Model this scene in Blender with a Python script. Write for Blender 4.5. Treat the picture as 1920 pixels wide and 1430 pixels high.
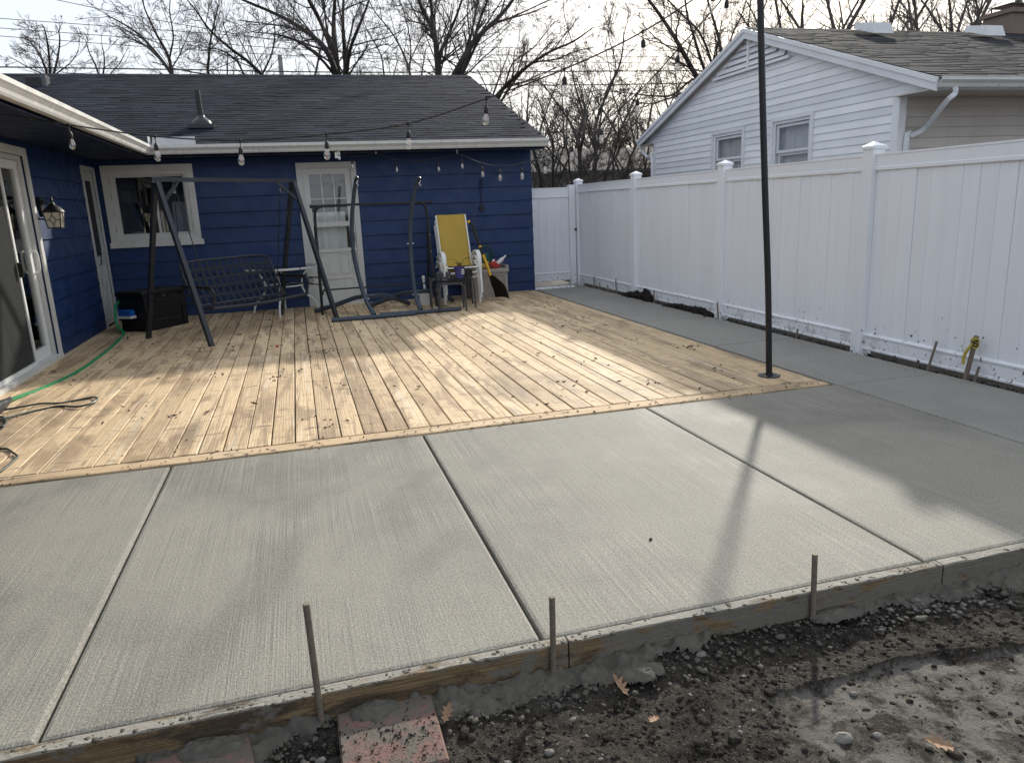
import bpy, math, random
import numpy as np
from mathutils import Vector, Matrix

for o in list(bpy.data.objects):
    bpy.data.objects.remove(o, do_unlink=True)
scene = bpy.context.scene
col = scene.collection

# ------------------------------------------------------------------ camera
FOC, YAW, PITCH, ROLL, HC = 1389.5, 0.269925, 0.234365, -0.042858, 1.5
def _cam_axes():
    f = Vector((math.sin(YAW)*math.cos(PITCH), math.cos(YAW)*math.cos(PITCH), -math.sin(PITCH)))
    r = Vector((math.cos(YAW), -math.sin(YAW), 0)); u = r.cross(f)
    c, s = math.cos(ROLL), math.sin(ROLL)
    return c*r + s*u, -s*r + c*u, f
CR, CU, CF = _cam_axes()
cam = bpy.data.cameras.new('camera'); cam_ob = bpy.data.objects.new('camera', cam); col.objects.link(cam_ob)
m3 = Matrix((CR, CU, -CF)).transposed()
cam_ob.matrix_world = Matrix.Translation((0, 0, HC)) @ m3.to_4x4()
cam.sensor_fit = 'HORIZONTAL'; cam.sensor_width = 36.0; cam.lens = FOC/1920*36.0
cam.clip_start = 0.05; cam.clip_end = 2000
scene.camera = cam_ob
scene.render.resolution_x, scene.render.resolution_y = 1024, 762

# ------------------------------------------------------------------ sky, sun, exposure
SUN_AZ, SUN_EL = math.radians(36.0), math.radians(26.0)
SKY_STRENGTH, SUN_STRENGTH, EXPOSURE = 0.15, 3.7, 0.45
world = bpy.data.worlds.new('World'); scene.world = world; world.use_nodes = True
wt = world.node_tree; wt.nodes.clear()
wo = wt.nodes.new('ShaderNodeOutputWorld'); bg = wt.nodes.new('ShaderNodeBackground')
sky = wt.nodes.new('ShaderNodeTexSky'); sky.sky_type = 'NISHITA'; sky.sun_disc = False
sky.sun_elevation = SUN_EL; sky.sun_rotation = SUN_AZ
sky.air_density = 1.0; sky.dust_density = 4.0; sky.ozone_density = 1.0; sky.altitude = 200
# thin, nearly even overcast over the clear sky: pale cloud light mixed with the sky's own, thicker and thinner in streaks
tc = wt.nodes.new('ShaderNodeTexCoord'); mp = wt.nodes.new('ShaderNodeMapping'); mp.inputs['Scale'].default_value = (1.0, 1.0, 3.0)
cn = wt.nodes.new('ShaderNodeTexNoise'); cn.inputs['Scale'].default_value = 2.2; cn.inputs['Detail'].default_value = 6
wt.links.new(tc.outputs['Generated'], mp.inputs['Vector']); wt.links.new(mp.outputs['Vector'], cn.inputs['Vector'])
mr = wt.nodes.new('ShaderNodeMapRange'); mr.inputs['From Min'].default_value = 0.3; mr.inputs['From Max'].default_value = 0.7
mr.inputs['To Min'].default_value = 0.79; mr.inputs['To Max'].default_value = 0.87
wt.links.new(cn.outputs['Fac'], mr.inputs['Value'])
mx = wt.nodes.new('ShaderNodeMix'); mx.data_type = 'RGBA'
wt.links.new(mr.outputs['Result'], mx.inputs['Factor']); wt.links.new(sky.outputs['Color'], mx.inputs['A'])
mx.inputs['B'].default_value = (4.65, 4.97, 5.4, 1)
wt.links.new(mx.outputs['Result'], bg.inputs['Color']); bg.inputs['Strength'].default_value = SKY_STRENGTH
wt.links.new(bg.outputs['Background'], wo.inputs['Surface'])

sun = bpy.data.lights.new('sun', 'SUN'); sun.energy = SUN_STRENGTH; sun.angle = math.radians(1.7); sun.color = (1.0, 0.94, 0.84)
sun_ob = bpy.data.objects.new('sun', sun); col.objects.link(sun_ob)
sv = Vector((math.sin(SUN_AZ)*math.cos(SUN_EL), math.cos(SUN_AZ)*math.cos(SUN_EL), math.sin(SUN_EL)))
sun_ob.rotation_euler = sv.to_track_quat('Z', 'Y').to_euler(); sun_ob.location = (20, 30, 25)
vs = scene.view_settings
vs.view_transform = 'Standard'; vs.look = 'None'; vs.exposure = EXPOSURE; vs.gamma = 1.0; vs.use_curve_mapping = False

# ------------------------------------------------------------------ helpers
R = random.Random(11)
def _ray(px, py):
    return CR*((px-960)/FOC) + CU*(-(py-715)/FOC) + CF
def at(px, py, Y):                                  # where the line of sight meets the plane y = Y
    w = _ray(px, py); t = Y/w.y; return Vector((w.x*t, Y, HC+w.z*t))
def ax(px, py, X):
    w = _ray(px, py); t = X/w.x; return Vector((X, w.y*t, HC+w.z*t))
def gz(px, py, z=0.0):
    w = _ray(px, py); t = (z-HC)/w.z; return Vector((w.x*t, w.y*t, z))

WL = {}                                             # world position of each object's origin
def tag(o, label=None, cat=None, group=None, kind=None):
    if label: o['label'] = label
    if cat: o['category'] = cat
    if group: o['group'] = group
    if kind: o['kind'] = kind
    return o
def thing(name, loc, label, cat, group=None):
    o = bpy.data.objects.new(name, None); col.objects.link(o); o.location = loc; o.empty_display_size = 0.1
    WL[o.name] = Vector(loc); return tag(o, label, cat, group)
def link_mesh(name, me, parent=None, loc=None):
    o = bpy.data.objects.new(name, me); col.objects.link(o)
    w = Vector(loc) if loc is not None else (WL[parent.name] if parent else Vector((0, 0, 0)))
    if parent: o.parent = parent; o.location = w - WL[parent.name]
    else: o.location = w
    WL[o.name] = w.copy(); return o

class MB:
    def __init__(s): s.v = []; s.f = []
    def add(s, vs, fs):
        b = len(s.v); s.v += [tuple(p) for p in vs]; s.f += [tuple(i+b for i in f) for f in fs]; return s
    def box(s, x0, x1, y0, y1, z0, z1, bev=0.0):
        if bev > 0:
            b = bev; v = []
            for z, i in ((z0, 0), (z1-b, 0), (z1, b)):
                v += [(x0+i, y0+i, z), (x1-i, y0+i, z), (x1-i, y1-i, z), (x0+i, y1-i, z)]
            f = [(3, 2, 1, 0), (8, 9, 10, 11)]
            for k in (0, 4):
                for i in range(4):
                    j = (i+1) % 4; f.append((k+i, k+j, k+4+j, k+4+i))
            return s.add(v, f)
        v = [(x0, y0, z0), (x1, y0, z0), (x1, y1, z0), (x0, y1, z0), (x0, y0, z1), (x1, y0, z1), (x1, y1, z1), (x0, y1, z1)]
        return s.add(v, [(3, 2, 1, 0), (4, 5, 6, 7), (0, 1, 5, 4), (1, 2, 6, 5), (2, 3, 7, 6), (3, 0, 4, 7)])
    def obox(s, c, ux, uy, hx, hy, z0, z1, bev=0.0):   # box turned in plan: centre c, unit axes ux, uy
        t = MB(); t.box(-hx, hx, -hy, hy, z0, z1, bev)
        return s.add([(c[0]+p[0]*ux[0]+p[1]*uy[0], c[1]+p[0]*ux[1]+p[1]*uy[1], p[2]) for p in t.v], t.f)
    def bar(s, p, q, w, h, up=(0, 0, 1)):              # rectangular bar from p to q
        p, q = Vector(p), Vector(q); d = (q-p).normalized(); up = Vector(up)
        if abs(d.dot(up)) > 0.95: up = Vector((0, 1, 0))
        a = d.cross(up).normalized()*w/2; b = a.cross(d).normalized()*h/2
        v = [p-a-b, p+a-b, p+a+b, p-a+b, q-a-b, q+a-b, q+a+b, q-a+b]
        return s.add(v, [(0, 1, 2, 3)[::-1], (4, 5, 6, 7), (0, 1, 5, 4), (1, 2, 6, 5), (2, 3, 7, 6), (3, 0, 4, 7)])
    def tube(s, pts, r, n=8, cap=True, closed=False):
        pts = [Vector(p) for p in pts]; m = len(pts); rr = r if isinstance(r, (list, tuple)) else [r]*m
        base = len(s.v); prev = None
        for i, p in enumerate(pts):
            if closed: d = pts[(i+1) % m]-pts[i-1]
            else: d = pts[min(i+1, m-1)]-pts[max(i-1, 0)]
            d.normalize()
            if prev is None:
                a = d.cross(Vector((0, 0, 1)) if abs(d.z) < 0.9 else Vector((1, 0, 0))).normalized()
            else:
                a = (prev-d*prev.dot(d)).normalized()
            prev = a; b = d.cross(a)
            for k in range(n):
                t = 2*math.pi*k/n; s.v.append(tuple(p+(a*math.cos(t)+b*math.sin(t))*rr[i]))
        for i in range(m if closed else m-1):
            for k in range(n):
                i2 = (i+1) % m
                s.f.append((base+i*n+k, base+i*n+(k+1) % n, base+i2*n+(k+1) % n, base+i2*n+k))
        if cap and not closed:
            s.f.append(tuple(base+k for k in range(n))[::-1]); s.f.append(tuple(base+(m-1)*n+k for k in range(n)))
        return s
    def lathe(s, c, prof, n=16, axis=(0, 0, 1), cap=True): # prof: list of (radius, height)
        ax_ = Vector(axis).normalized(); a = ax_.cross(Vector((0, 1, 0)) if abs(ax_.y) < 0.9 else Vector((1, 0, 0))).normalized(); b = ax_.cross(a)
        base = len(s.v); c = Vector(c)
        for r, h in prof:
            for k in range(n):
                t = 2*math.pi*k/n; s.v.append(tuple(c+ax_*h+(a*math.cos(t)+b*math.sin(t))*r))
        for i in range(len(prof)-1):
            for k in range(n): s.f.append((base+i*n+k, base+i*n+(k+1) % n, base+(i+1)*n+(k+1) % n, base+(i+1)*n+k))
        if cap:
            s.f.append(tuple(base+k for k in range(n))[::-1]); s.f.append(tuple(base+(len(prof)-1)*n+k for k in range(n)))
        return s
    def extrude(s, prof, p, q, u, w):                  # closed 2-D profile (along u, w) swept from p to q
        p, q, u, w = Vector(p), Vector(q), Vector(u), Vector(w); n = len(prof); base = len(s.v)
        for o in (p, q):
            for a, b in prof: s.v.append(tuple(o+u*a+w*b))
        for k in range(n): s.f.append((base+k, base+(k+1) % n, base+n+(k+1) % n, base+n+k))
        s.f.append(tuple(base+k for k in range(n))[::-1]); s.f.append(tuple(base+n+k for k in range(n)))
        return s
    def mesh(s, name, mat, off=(0, 0, 0), smooth=False):
        me = bpy.data.meshes.new(name); o = off
        me.from_pydata([(p[0]-o[0], p[1]-o[1], p[2]-o[2]) for p in s.v], [], s.f); me.validate()
        import bmesh
        bm = bmesh.new(); bm.from_mesh(me); bmesh.ops.recalc_face_normals(bm, faces=bm.faces); bm.to_mesh(me); bm.free()
        if mat: me.materials.append(mat)
        if smooth:
            me.polygons.foreach_set('use_smooth', [True]*len(me.polygons))
            try: me.set_sharp_from_angle(angle=math.radians(40))
            except Exception: pass
        me.update(); return me
    def build(s, name, mat, parent=None, smooth=False, loc=None):
        w = Vector(loc) if loc is not None else (WL[parent.name] if parent else Vector((0, 0, 0)))
        return link_mesh(name, s.mesh(name, mat, w, smooth), parent, w)

def np_mesh(name, V, F, mat, smooth=False):            # V (n,3) array, F (m,k) array of equal faces
    me = bpy.data.meshes.new(name); V = np.asarray(V, np.float32); F = np.asarray(F, np.int32); k = F.shape[1]
    me.vertices.add(len(V)); me.vertices.foreach_set('co', V.ravel())
    me.loops.add(F.size); me.loops.foreach_set('vertex_index', F.ravel())
    me.polygons.add(len(F)); me.polygons.foreach_set('loop_start', np.arange(0, F.size, k, dtype=np.int32))
    if smooth: me.polygons.foreach_set('use_smooth', np.ones(len(F), bool))
    me.materials.append(mat); me.update(calc_edges=True); me.validate(); return me

def _h(ix, iy, s): # hash
    n = (ix*374761393 + iy*668265263 + s*974634777) & 0xffffffff
    n = ((n ^ (n >> 13))*1274126177) & 0xffffffff
    return ((n ^ (n >> 16)) & 0xffff)/65535.0
def vnoise(x, y, s=0):
    x = np.asarray(x, float); y = np.asarray(y, float)
    ix = np.floor(x).astype(np.int64); iy = np.floor(y).astype(np.int64); fx = x-ix; fy = y-iy
    fx = fx*fx*(3-2*fx); fy = fy*fy*(3-2*fy)
    return (_h(ix, iy, s)*(1-fx)+_h(ix+1, iy, s)*fx)*(1-fy)+(_h(ix, iy+1, s)*(1-fx)+_h(ix+1, iy+1, s)*fx)*fy
def fbm(x, y, oct=4, s=0):
    t = 0; a = .5
    for i in range(oct): t = t+a*vnoise(x*2**i, y*2**i, s+i*7); a *= .5
    return t
def catmull(P, sub=4):
    P = [Vector(p) for p in P]; out = []
    for i in range(len(P)-1):
        a, b, c, d = P[max(i-1, 0)], P[i], P[i+1], P[min(i+2, len(P)-1)]
        for k in range(sub):
            t = k/sub
            out.append(.5*((2*b)+(c-a)*t+(2*a-5*b+4*c-d)*t*t+(3*b-a-3*c+d)*t**3))
    out.append(P[-1]); return out

# ------------------------------------------------------------------ materials
class G:
    def __init__(s, name, rough=0.6, spec=0.4):
        s.m = bpy.data.materials.new(name); s.m.use_nodes = True; s.t = s.m.node_tree; s.t.nodes.clear()
        s.o = s.t.nodes.new('ShaderNodeOutputMaterial'); s.b = s.t.nodes.new('ShaderNodeBsdfPrincipled')
        s.t.links.new(s.b.outputs[0], s.o.inputs[0]); s.set('Roughness', rough); s.set('Specular IOR Level', spec)
    def plug(s, sock, v):
        if hasattr(v, 'is_linked') or isinstance(v, bpy.types.NodeSocket): s.t.links.new(v, sock)
        elif isinstance(v, (tuple, list)) and len(v) == 3 and sock.type == 'RGBA': sock.default_value = (*v, 1)
        else: sock.default_value = v
    def set(s, k, v): s.plug(s.b.inputs[k], v); return s
    def n(s, typ, **kw):
        nd = s.t.nodes.new(typ)
        for k, v in kw.items():
            if k.startswith('_'): setattr(nd, k[1:], v)
            else: s.plug(nd.inputs[k.replace('__', ' ')], v)
        return nd
    def pos(s): return s.n('ShaderNodeNewGeometry').outputs['Position']
    def island(s): return s.n('ShaderNodeNewGeometry').outputs['Random Per Island']
    def rnd(s): return s.n('ShaderNodeObjectInfo').outputs['Random']
    def map(s, v, sc=(1, 1, 1), loc=(0, 0, 0)):
        return s.n('ShaderNodeMapping', Vector=v, Scale=sc, Location=loc).outputs[0]
    def noise(s, v, scale=1, detail=3, rough=.55, dist=0):
        return s.n('ShaderNodeTexNoise', Vector=v, Scale=scale, Detail=detail, Roughness=rough, Distortion=dist).outputs['Fac']
    def math(s, op, a, b=0.0, c=None):
        nd = s.t.nodes.new('ShaderNodeMath'); nd.operation = op; s.plug(nd.inputs[0], a); s.plug(nd.inputs[1], b)
        if c is not None: s.plug(nd.inputs[2], c)
        return nd.outputs[0]
    def rng(s, v, a, b, c=0.0, d=1.0):
        nd = s.t.nodes.new('ShaderNodeMapRange'); nd.interpolation_type = 'SMOOTHSTEP'
        for i, x in enumerate((v, a, b, c, d)): s.plug(nd.inputs[i], x)
        return nd.outputs[0]
    def mix(s, f, a, b, mode='MIX'):
        nd = s.t.nodes.new('ShaderNodeMix'); nd.data_type = 'RGBA'; nd.blend_type = mode
        s.plug(nd.inputs['Factor'], f)
        for k, v in (('A', a), ('B', b)): s.plug([i for i in nd.inputs if i.name == k and i.type == 'RGBA'][0], v)
        return [o for o in nd.outputs if o.type == 'RGBA'][0]
    def bump(s, h, strength=.3, dist=.01, normal=None):
        nd = s.n('ShaderNodeBump', Height=h, Strength=strength, Distance=dist)
        if normal is not None: s.plug(nd.inputs['Normal'], normal)
        s.set('Normal', nd.outputs[0]); return nd.outputs[0]
    def sep(s, v): return s.n('ShaderNodeSeparateXYZ', Vector=v).outputs
    def vadd(s, a, b):
        nd = s.t.nodes.new('ShaderNodeVectorMath'); nd.operation = 'ADD'; s.plug(nd.inputs[0], a); s.plug(nd.inputs[1], b); return nd.outputs[0]
    def comb(s, x=0.0, y=0.0, z=0.0): return s.n('ShaderNodeCombineXYZ', X=x, Y=y, Z=z).outputs[0]

def grey(c, k): return tuple(min(1, x*k) for x in c)
def simple(name, c, rough=.5, metal=0.0, var=.12, vscale=6, bump=0.0, bscale=60, spec=.4, coat=0):
    g = G(name, rough, spec); p = g.pos()
    f = g.noise(p, vscale, 5); c2 = g.mix(f, grey(c, 1-var), grey(c, 1+var)); g.set('Base Color', c2)
    g.set('Metallic', metal); g.set('Roughness', g.rng(g.noise(p, vscale*2.3, 4), .25, .75, max(.03, rough-.1), min(1, rough+.12)))
    if bump: g.bump(g.noise(p, bscale, 4), bump, .004)
    if coat: g.set('Coat Weight', coat)
    return g.m

M = {}
# --- concrete, broom-finished: fine lines along Y, damp blotches, speckle
def concrete(name, base, broom, blotch, rough, axis='Y'):
    g = G(name, rough, .28); p = g.pos()
    sc = (290, 1.0, 1) if axis == 'Y' else (1.0, 200, 1); sc2 = (55, .35, 1) if axis == 'Y' else (.35, 45, 1)
    lines = g.noise(g.map(p, sc), 1.0, 2, .5); lines2 = g.noise(g.map(p, sc2), 1.0, 2, .5); fine = g.noise(p, 230, 3, .75); mid = g.noise(p, 34, 4, .6)
    big = g.noise(g.map(p, (1.0, .5, 1), (2.3, .7, 0)), 1.2, 7, .62, .8); big2 = g.noise(p, 4.5, 5, .65); str_ = g.rng(g.noise(p, 2.6, 3), .35, .65, .25, 1)
    c = g.mix(g.rng(big, .38, .62), grey(base, 1-blotch), grey(base, 1+blotch*.3))
    c = g.mix(g.rng(big2, .35, .75, 0, .5), c, grey(base, .84))
    c = g.mix(g.math('MULTIPLY', g.rng(lines, .35, .72, 0, .5*broom), str_), c, grey(base, 1.3))
    c = g.mix(g.math('MULTIPLY', g.rng(lines, .5, .25, 0, .45*broom), str_), c, grey(base, .62))
    c = g.mix(g.rng(lines2, .55, .75, 0, .22*broom), c, grey(base, 1.25))
    c = g.mix(g.rng(fine, .52, .74, 0, .8), c, grey(base, .42))
    grit = g.noise(p, 125, 4, .8); c = g.mix(g.rng(grit, .51, .60, 0, .62), c, grey(base, .45)); c = g.mix(g.rng(grit, .48, .39, 0, .6), c, grey(base, 1.7))
    c = g.mix(g.rng(fine, .44, .26, 0, .65), c, grey(base, 1.55))
    c = g.mix(g.rng(g.noise(p, 11, 2), .78, .83, 0, .5), c, grey(base, .55))
    g.set('Base Color', c); g.set('Roughness', g.rng(big, .3, .7, rough-.07, rough+.1))
    h = g.math('ADD', g.math('MULTIPLY', lines, .5*broom), g.math('ADD', g.math('MULTIPLY', fine, .6), g.math('MULTIPLY', mid, .5)))
    g.bump(h, .6, .004); return g.m
M['conc'] = concrete('broomed concrete', (.252, .240, .206), 1.7, .40, .74)
M['conc_walk'] = concrete('smooth troweled concrete', (.275, .265, .238), .3, .2, .7, 'X')
M['conc_joint'] = simple('joint concrete', (.10, .098, .09), .85, bump=.4)
# --- deck wood
def wood(name, light, dark, stain, grain_axis='Y', dirt=1.0, bleach=.5, wet=.5):
    g = G(name, .72, .25); p0 = g.pos(); r = g.rnd(); off = g.comb(g.math('MULTIPLY', r, 37.0), g.math('MULTIPLY', r, 91.0), g.math('MULTIPLY', r, 13.0))
    p = g.vadd(p0, off)
    A = (1, .045, 1) if grain_axis == 'Y' else (.045, 1, 1)
    rings = g.n('ShaderNodeTexWave', Vector=g.map(p, (A[0], A[1], 1)), Scale=16.0, Distortion=9.0, Detail=3.0, Detail__Scale=1.4, _bands_direction='X' if grain_axis == 'Y' else 'Y').outputs['Fac']
    B = (140, 3.5, 40) if grain_axis == 'Y' else (3.5, 140, 140)
    fib = g.noise(g.map(p, B), 1, 4, .6)
    c = g.mix(g.rng(rings, .35, .95), light, dark)
    c = g.mix(g.rng(fib, .35, .75, 0, .5), c, grey(dark, .8))
    tone = g.mix(r, (.83, .80, .77), (1.14, 1.13, 1.12)); c = g.mix(1.0, c, tone, 'MULTIPLY')
    D = (1.6, .42, 1) if grain_axis == 'Y' else (.42, 1.6, 1)
    big = g.noise(g.map(p, D), 2.1, 5, .6, .8)
    c = g.mix(g.rng(big, .48, .64, 0, wet), c, stain); c = g.mix(g.rng(g.noise(g.map(p, (9, .5, 1) if grain_axis == 'Y' else (.5, 9, 1), (3, 9, 0)), 1.0, 4, .6, 1.2), .55, .64, 0, wet*.8), c, grey(stain, .85))
    bl = g.noise(g.map(p, (11, .45, 1) if grain_axis == 'Y' else (.45, 11, 1), (7, 3, 0)), 1.3, 5, .62, 1.0)
    c = g.mix(g.rng(bl, .58, .66, 0, bleach), c, (.68, .60, .48))
    mud = g.noise(g.map(p0, (1.2, 2.6, 1)), 5.5, 6, .68, .5)
    c = g.mix(g.rng(mud, .54, .68, 0, .7*dirt), c, (.135, .108, .082)); fz = g.noise(g.map(p0, (.7, .5, 1)), 1.1, 5, .6, .7); c = g.mix(g.rng(fz, .55, .70, 0, .5*dirt), c, (.20, .145, .10))
    specks = g.noise(p0, 42, 2, .5)
    c = g.mix(g.rng(specks, .70, .76, 0, .8*dirt), c, (.05, .04, .03))
    kn = g.n('ShaderNodeTexVoronoi', Vector=g.map(p, (5.5, 1.3, 1) if grain_axis == 'Y' else (1.3, 5.5, 1)), Scale=1.0, Randomness=1.0).outputs['Distance']
    c = g.mix(g.rng(kn, .10, .05, 0, .6), c, grey(dark, .45))
    g.set('Base Color', c); g.set('Roughness', g.rng(big, .35, .7, .78, .6))
    g.bump(g.math('ADD', fib, g.math('MULTIPLY', rings, .6)), .35, .004); return g.m
M['deck'] = wood('weathered deck wood', (.70, .55, .36), (.565, .415, .25), (.30, .21, .13), wet=.75)
M['deckx'] = wood('weathered deck border wood', (.57, .435, .275), (.45, .32, .19), (.23, .165, .105), 'X', 1.3)
def formwood():
    g = G('muddy form lumber', .85, .25); p = g.pos(); x, y, z = g.sep(p)
    fib = g.noise(g.map(p, (2.5, 60, 120)), 1, 4, .6); big = g.noise(g.map(p, (1.5, 3, 6)), 2.0, 5, .65, .8)
    c = g.mix(g.rng(fib, .3, .7), (.13, .088, .046), (.27, .19, .105)); c = g.mix(g.rng(big, .46, .62, 0, .85), c, (.055, .042, .03))
    right = g.rng(x, .2, 1.6, 0, .16); cake = g.math('ADD', g.noise(g.map(p, (1, 1, 1.6)), 5.5, 6, .7, .6), right)
    c = g.mix(g.rng(cake, .54, .63, 0, .95), c, (.165, .153, .13))
    top = g.rng(z, -.016, -.008); c = g.mix(g.math('MULTIPLY', top, g.rng(g.noise(g.map(p, (.6, 2, 1)), 7, 6, .7, .5), .36, .5, 0, .95)), c, (.29, .275, .24))
    g.set('Base Color', c); g.bump(g.math('ADD', fib, g.math('MULTIPLY', g.noise(p, 55, 4), 1.2)), .6, .006); return g.m
M['form'] = formwood()
# --- soil, mud, brick
def soil():
    g = G('dark wet soil', .9, .15); p = g.pos(); x, y, z = g.sep(p)
    a = g.noise(p, 7, 6, .65); b = g.noise(p, 60, 5, .7); c3 = g.noise(p, 180, 3, .6); d = g.noise(p, 1.7, 5, .6, .5)
    c = g.mix(g.rng(a, .3, .7), (.014, .0115, .0095), (.05, .043, .036))
    c = g.mix(g.rng(b, .5, .75, 0, .7), c, (.14, .125, .105))
    c = g.mix(g.rng(c3, .6, .72, 0, .7), c, (.26, .245, .21))
    c = g.mix(g.rng(b, .42, .25, 0, .7), c, (.012, .010, .009))
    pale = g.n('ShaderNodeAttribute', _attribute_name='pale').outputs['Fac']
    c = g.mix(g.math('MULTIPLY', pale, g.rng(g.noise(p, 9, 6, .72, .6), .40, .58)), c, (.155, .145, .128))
    g.set('Base Color', c); g.set('Roughness', g.rng(d, .3, .7, .8, 1.0))
    g.bump(g.math('ADD', g.math('MULTIPLY', b, 1.0), g.math('MULTIPLY', c3, .5)), .9, .012); return g.m
M['soil'] = soil()
M['mud'] = simple('drying concrete spill', (.108, .101, .086), .9, var=.55, vscale=22, bump=1.0, bscale=55, spec=.15)
def brick():
    g = G('muddy red paver', .8, .3); p = g.pos()
    c = g.mix(g.noise(p, 20, 4), (.15, .085, .072), (.21, .125, .106))
    c = g.mix(g.rng(g.noise(p, 9, 6, .7, .4), .42, .56), c, (.12, .105, .088))
    c = g.mix(g.rng(g.noise(p, 45, 4, .6), .6, .68, 0, .9), c, (.03, .026, .02))
    g.set('Base Color', c); g.bump(g.noise(p, 70, 4), .6, .006); return g.m
M['brick'] = brick()
M['chim'] = simple('old chimney brick', (.20, .15, .125), .9, var=.3, vscale=14, bump=.6)
M['stone'] = simple('pale gravel', (.165, .157, .142), .85, var=.45, vscale=25, bump=.4)
M['leaf'] = simple('dry oak leaf', (.27, .17, .105), .75, var=.3, vscale=40, bump=.3)
M['litter'] = simple('dark leaf litter', (.055, .038, .026), .85, var=.5, vscale=30)
M['mulch'] = simple('dark mulch', (.022, .016, .013), .9, var=.6, vscale=35, bump=.6)
# --- vinyl fence with splashed mud towards the ground
def vinyl(name, c0, splash=1.0):
    g = G(name, .42, .4); p = g.pos(); x, y, z = g.sep(p)
    c = g.mix(g.noise(p, 1.3, 4), grey(c0, .93), c0); c = g.mix(1.0, c, g.mix(g.rnd(), (.975, .975, .972), (1.015, 1.015, 1.015)), 'MULTIPLY'); c = g.mix(g.rng(g.noise(g.map(p, (6, 6, .8)), 2, 4), .48, .75, 0, .28), c, grey(c0, .82))
    lowm = g.rng(z, .75, .02); low2 = g.rng(z, .24, .03)
    sp = g.noise(g.map(p, (1, 1, .75)), 26, 4, .62); th = g.math('SUBTRACT', .79, g.math('MULTIPLY', lowm, .165))
    c = g.mix(g.math('MULTIPLY', g.math('GREATER_THAN', sp, th), splash), c, (.06, .048, .038))
    sm = g.noise(p, 6, 6, .7, .5); c = g.mix(g.math('MULTIPLY', g.rng(sm, .52, .66, 0, .6*splash), low2), c, (.20, .165, .13))
    g.set('Base Color', c); g.bump(g.noise(g.map(p, (30, 30, 4)), 3, 3), .06, .004); return g.m
M['vinyl'] = vinyl('white vinyl', (.83, .85, .89))
def painted(name, c, rough=.5, dirt=.25, streak=(.1, .1, .1), bump=.15):
    g = G(name, rough, .35); p = g.pos()
    k = g.mix(g.noise(p, 2.0, 5), grey(c, .85), grey(c, 1.12)); k = g.mix(1.0, k, g.mix(g.rnd(), (.88, .89, .91), (1.08, 1.08, 1.07)), 'MULTIPLY')
    k = g.mix(g.rng(g.noise(g.map(p, (9, 9, 1.1)), 1.5, 5, .65), .52, .75, 0, dirt), k, streak)
    k = g.mix(g.rng(g.noise(p, 75, 2), .76, .80, 0, .5), k, grey(c, 2.2))
    g.set('Base Color', k); g.set('Roughness', g.rng(g.noise(p, 5, 4), .3, .7, rough-.08, rough+.12)); g.bump(g.noise(g.map(p, (3, 3, 30)), 5, 4), bump, .003); return g.m
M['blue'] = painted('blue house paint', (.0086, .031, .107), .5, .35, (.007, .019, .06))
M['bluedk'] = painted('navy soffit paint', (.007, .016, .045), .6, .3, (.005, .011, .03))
M['trim'] = painted('off white trim paint', (.58, .57, .54), .5, .35, (.30, .28, .25))
M['doorw'] = painted('white door paint', (.55, .545, .52), .45, .3, (.33, .31, .28))
M['alu'] = painted('white aluminium gutter', (.60, .595, .575), .38, .5, (.26, .235, .20), .05)
M['wsiding'] = painted('white vinyl siding', (.78, .79, .81), .45, .12, (.6, .6, .6), .06)
M['shadesiding'] = painted('shade tinted siding', (.50, .455, .42), .5, .3, (.33, .30, .27), .06)  # white siding and soffits, with eave shade put into the tan base colour
M['wtrim'] = painted('white house trim', (.74, .75, .77), .42, .2, (.5, .5, .5), .05)
def shingle(name, a, b):
    g = G(name, .95, .08); p = g.pos(); r = g.math('FRACT', g.math('ADD', g.math('MULTIPLY', g.rnd(), 7.31), g.island()))
    c = g.mix(r, a, b); c = g.mix(g.rng(g.noise(p, 160, 3, .7), .45, .7, 0, .7), c, grey(b, 1.7)); c = g.mix(g.rng(g.noise(p, 1.1, 4), .4, .7, 0, .35), c, grey(a, .8))
    g.set('Base Color', c); g.bump(g.noise(p, 240, 3), .6, .004); return g.m
M['shing'] = shingle('charcoal shingle', (.0068, .0086, .0135), (.027, .032, .046))
M['shing2'] = shingle('grey brown shingle', (.030, .031, .035), (.054, .055, .060))
M['black'] = simple('black painted metal', (.012, .0125, .014), .42, .0, .3, 8, .1)
M['gunmetal'] = simple('charcoal painted steel', (.035, .038, .047), .38, .3, .2, 9, .08)
M['slate'] = simple('slate blue powder coat', (.045, .062, .085), .42, .1, .2, 7, .08)
M['greymetal'] = simple('grey table metal', (.09, .092, .10), .4, .4, .2, 9, .08)
M['strap'] = simple('navy vinyl strap', (.010, .014, .024), .8, 0, .3, 14)
M['whitemetal'] = simple('white enamelled metal', (.72, .72, .70), .35, 0, .08, 12)
M['plastic_blk'] = simple('black resin', (.006, .006, .007), .5, 0, .3, 10, .2)
M['rubber'] = simple('black cable rubber', (.012, .012, .013), .55)
M['cablegreen'] = simple('dark green cord', (.012, .035, .032), .5)
M['hose'] = simple('green garden hose', (.015, .24, .09), .38, 0, .15, 8)
M['bluebag'] = simple('blue package', (.01, .10, .42), .35)
M['yellow'] = None
def sling():
    g = G('yellow woven sling', .65, .3); p = g.pos()
    w = g.n('ShaderNodeTexChecker', Vector=p, Scale=260.0).outputs['Fac']
    c = g.mix(g.noise(p, 7, 4), (.40, .27, .045), (.52, .355, .065)); c = g.mix(g.math('MULTIPLY', w, .2), c, (.25, .17, .03)); g.set('Base Color', c); return g.m
M['yellow'] = sling()
M['yelplast'] = simple('yellow shovel shaft', (.70, .40, .02), .4)
M['boxbeige'] = simple('greige resin', (.30, .275, .245), .6, 0, .15, 7, .3, 40)
M['greencan'] = simple('green watering can plastic', (.006, .06, .035), .4)
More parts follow.
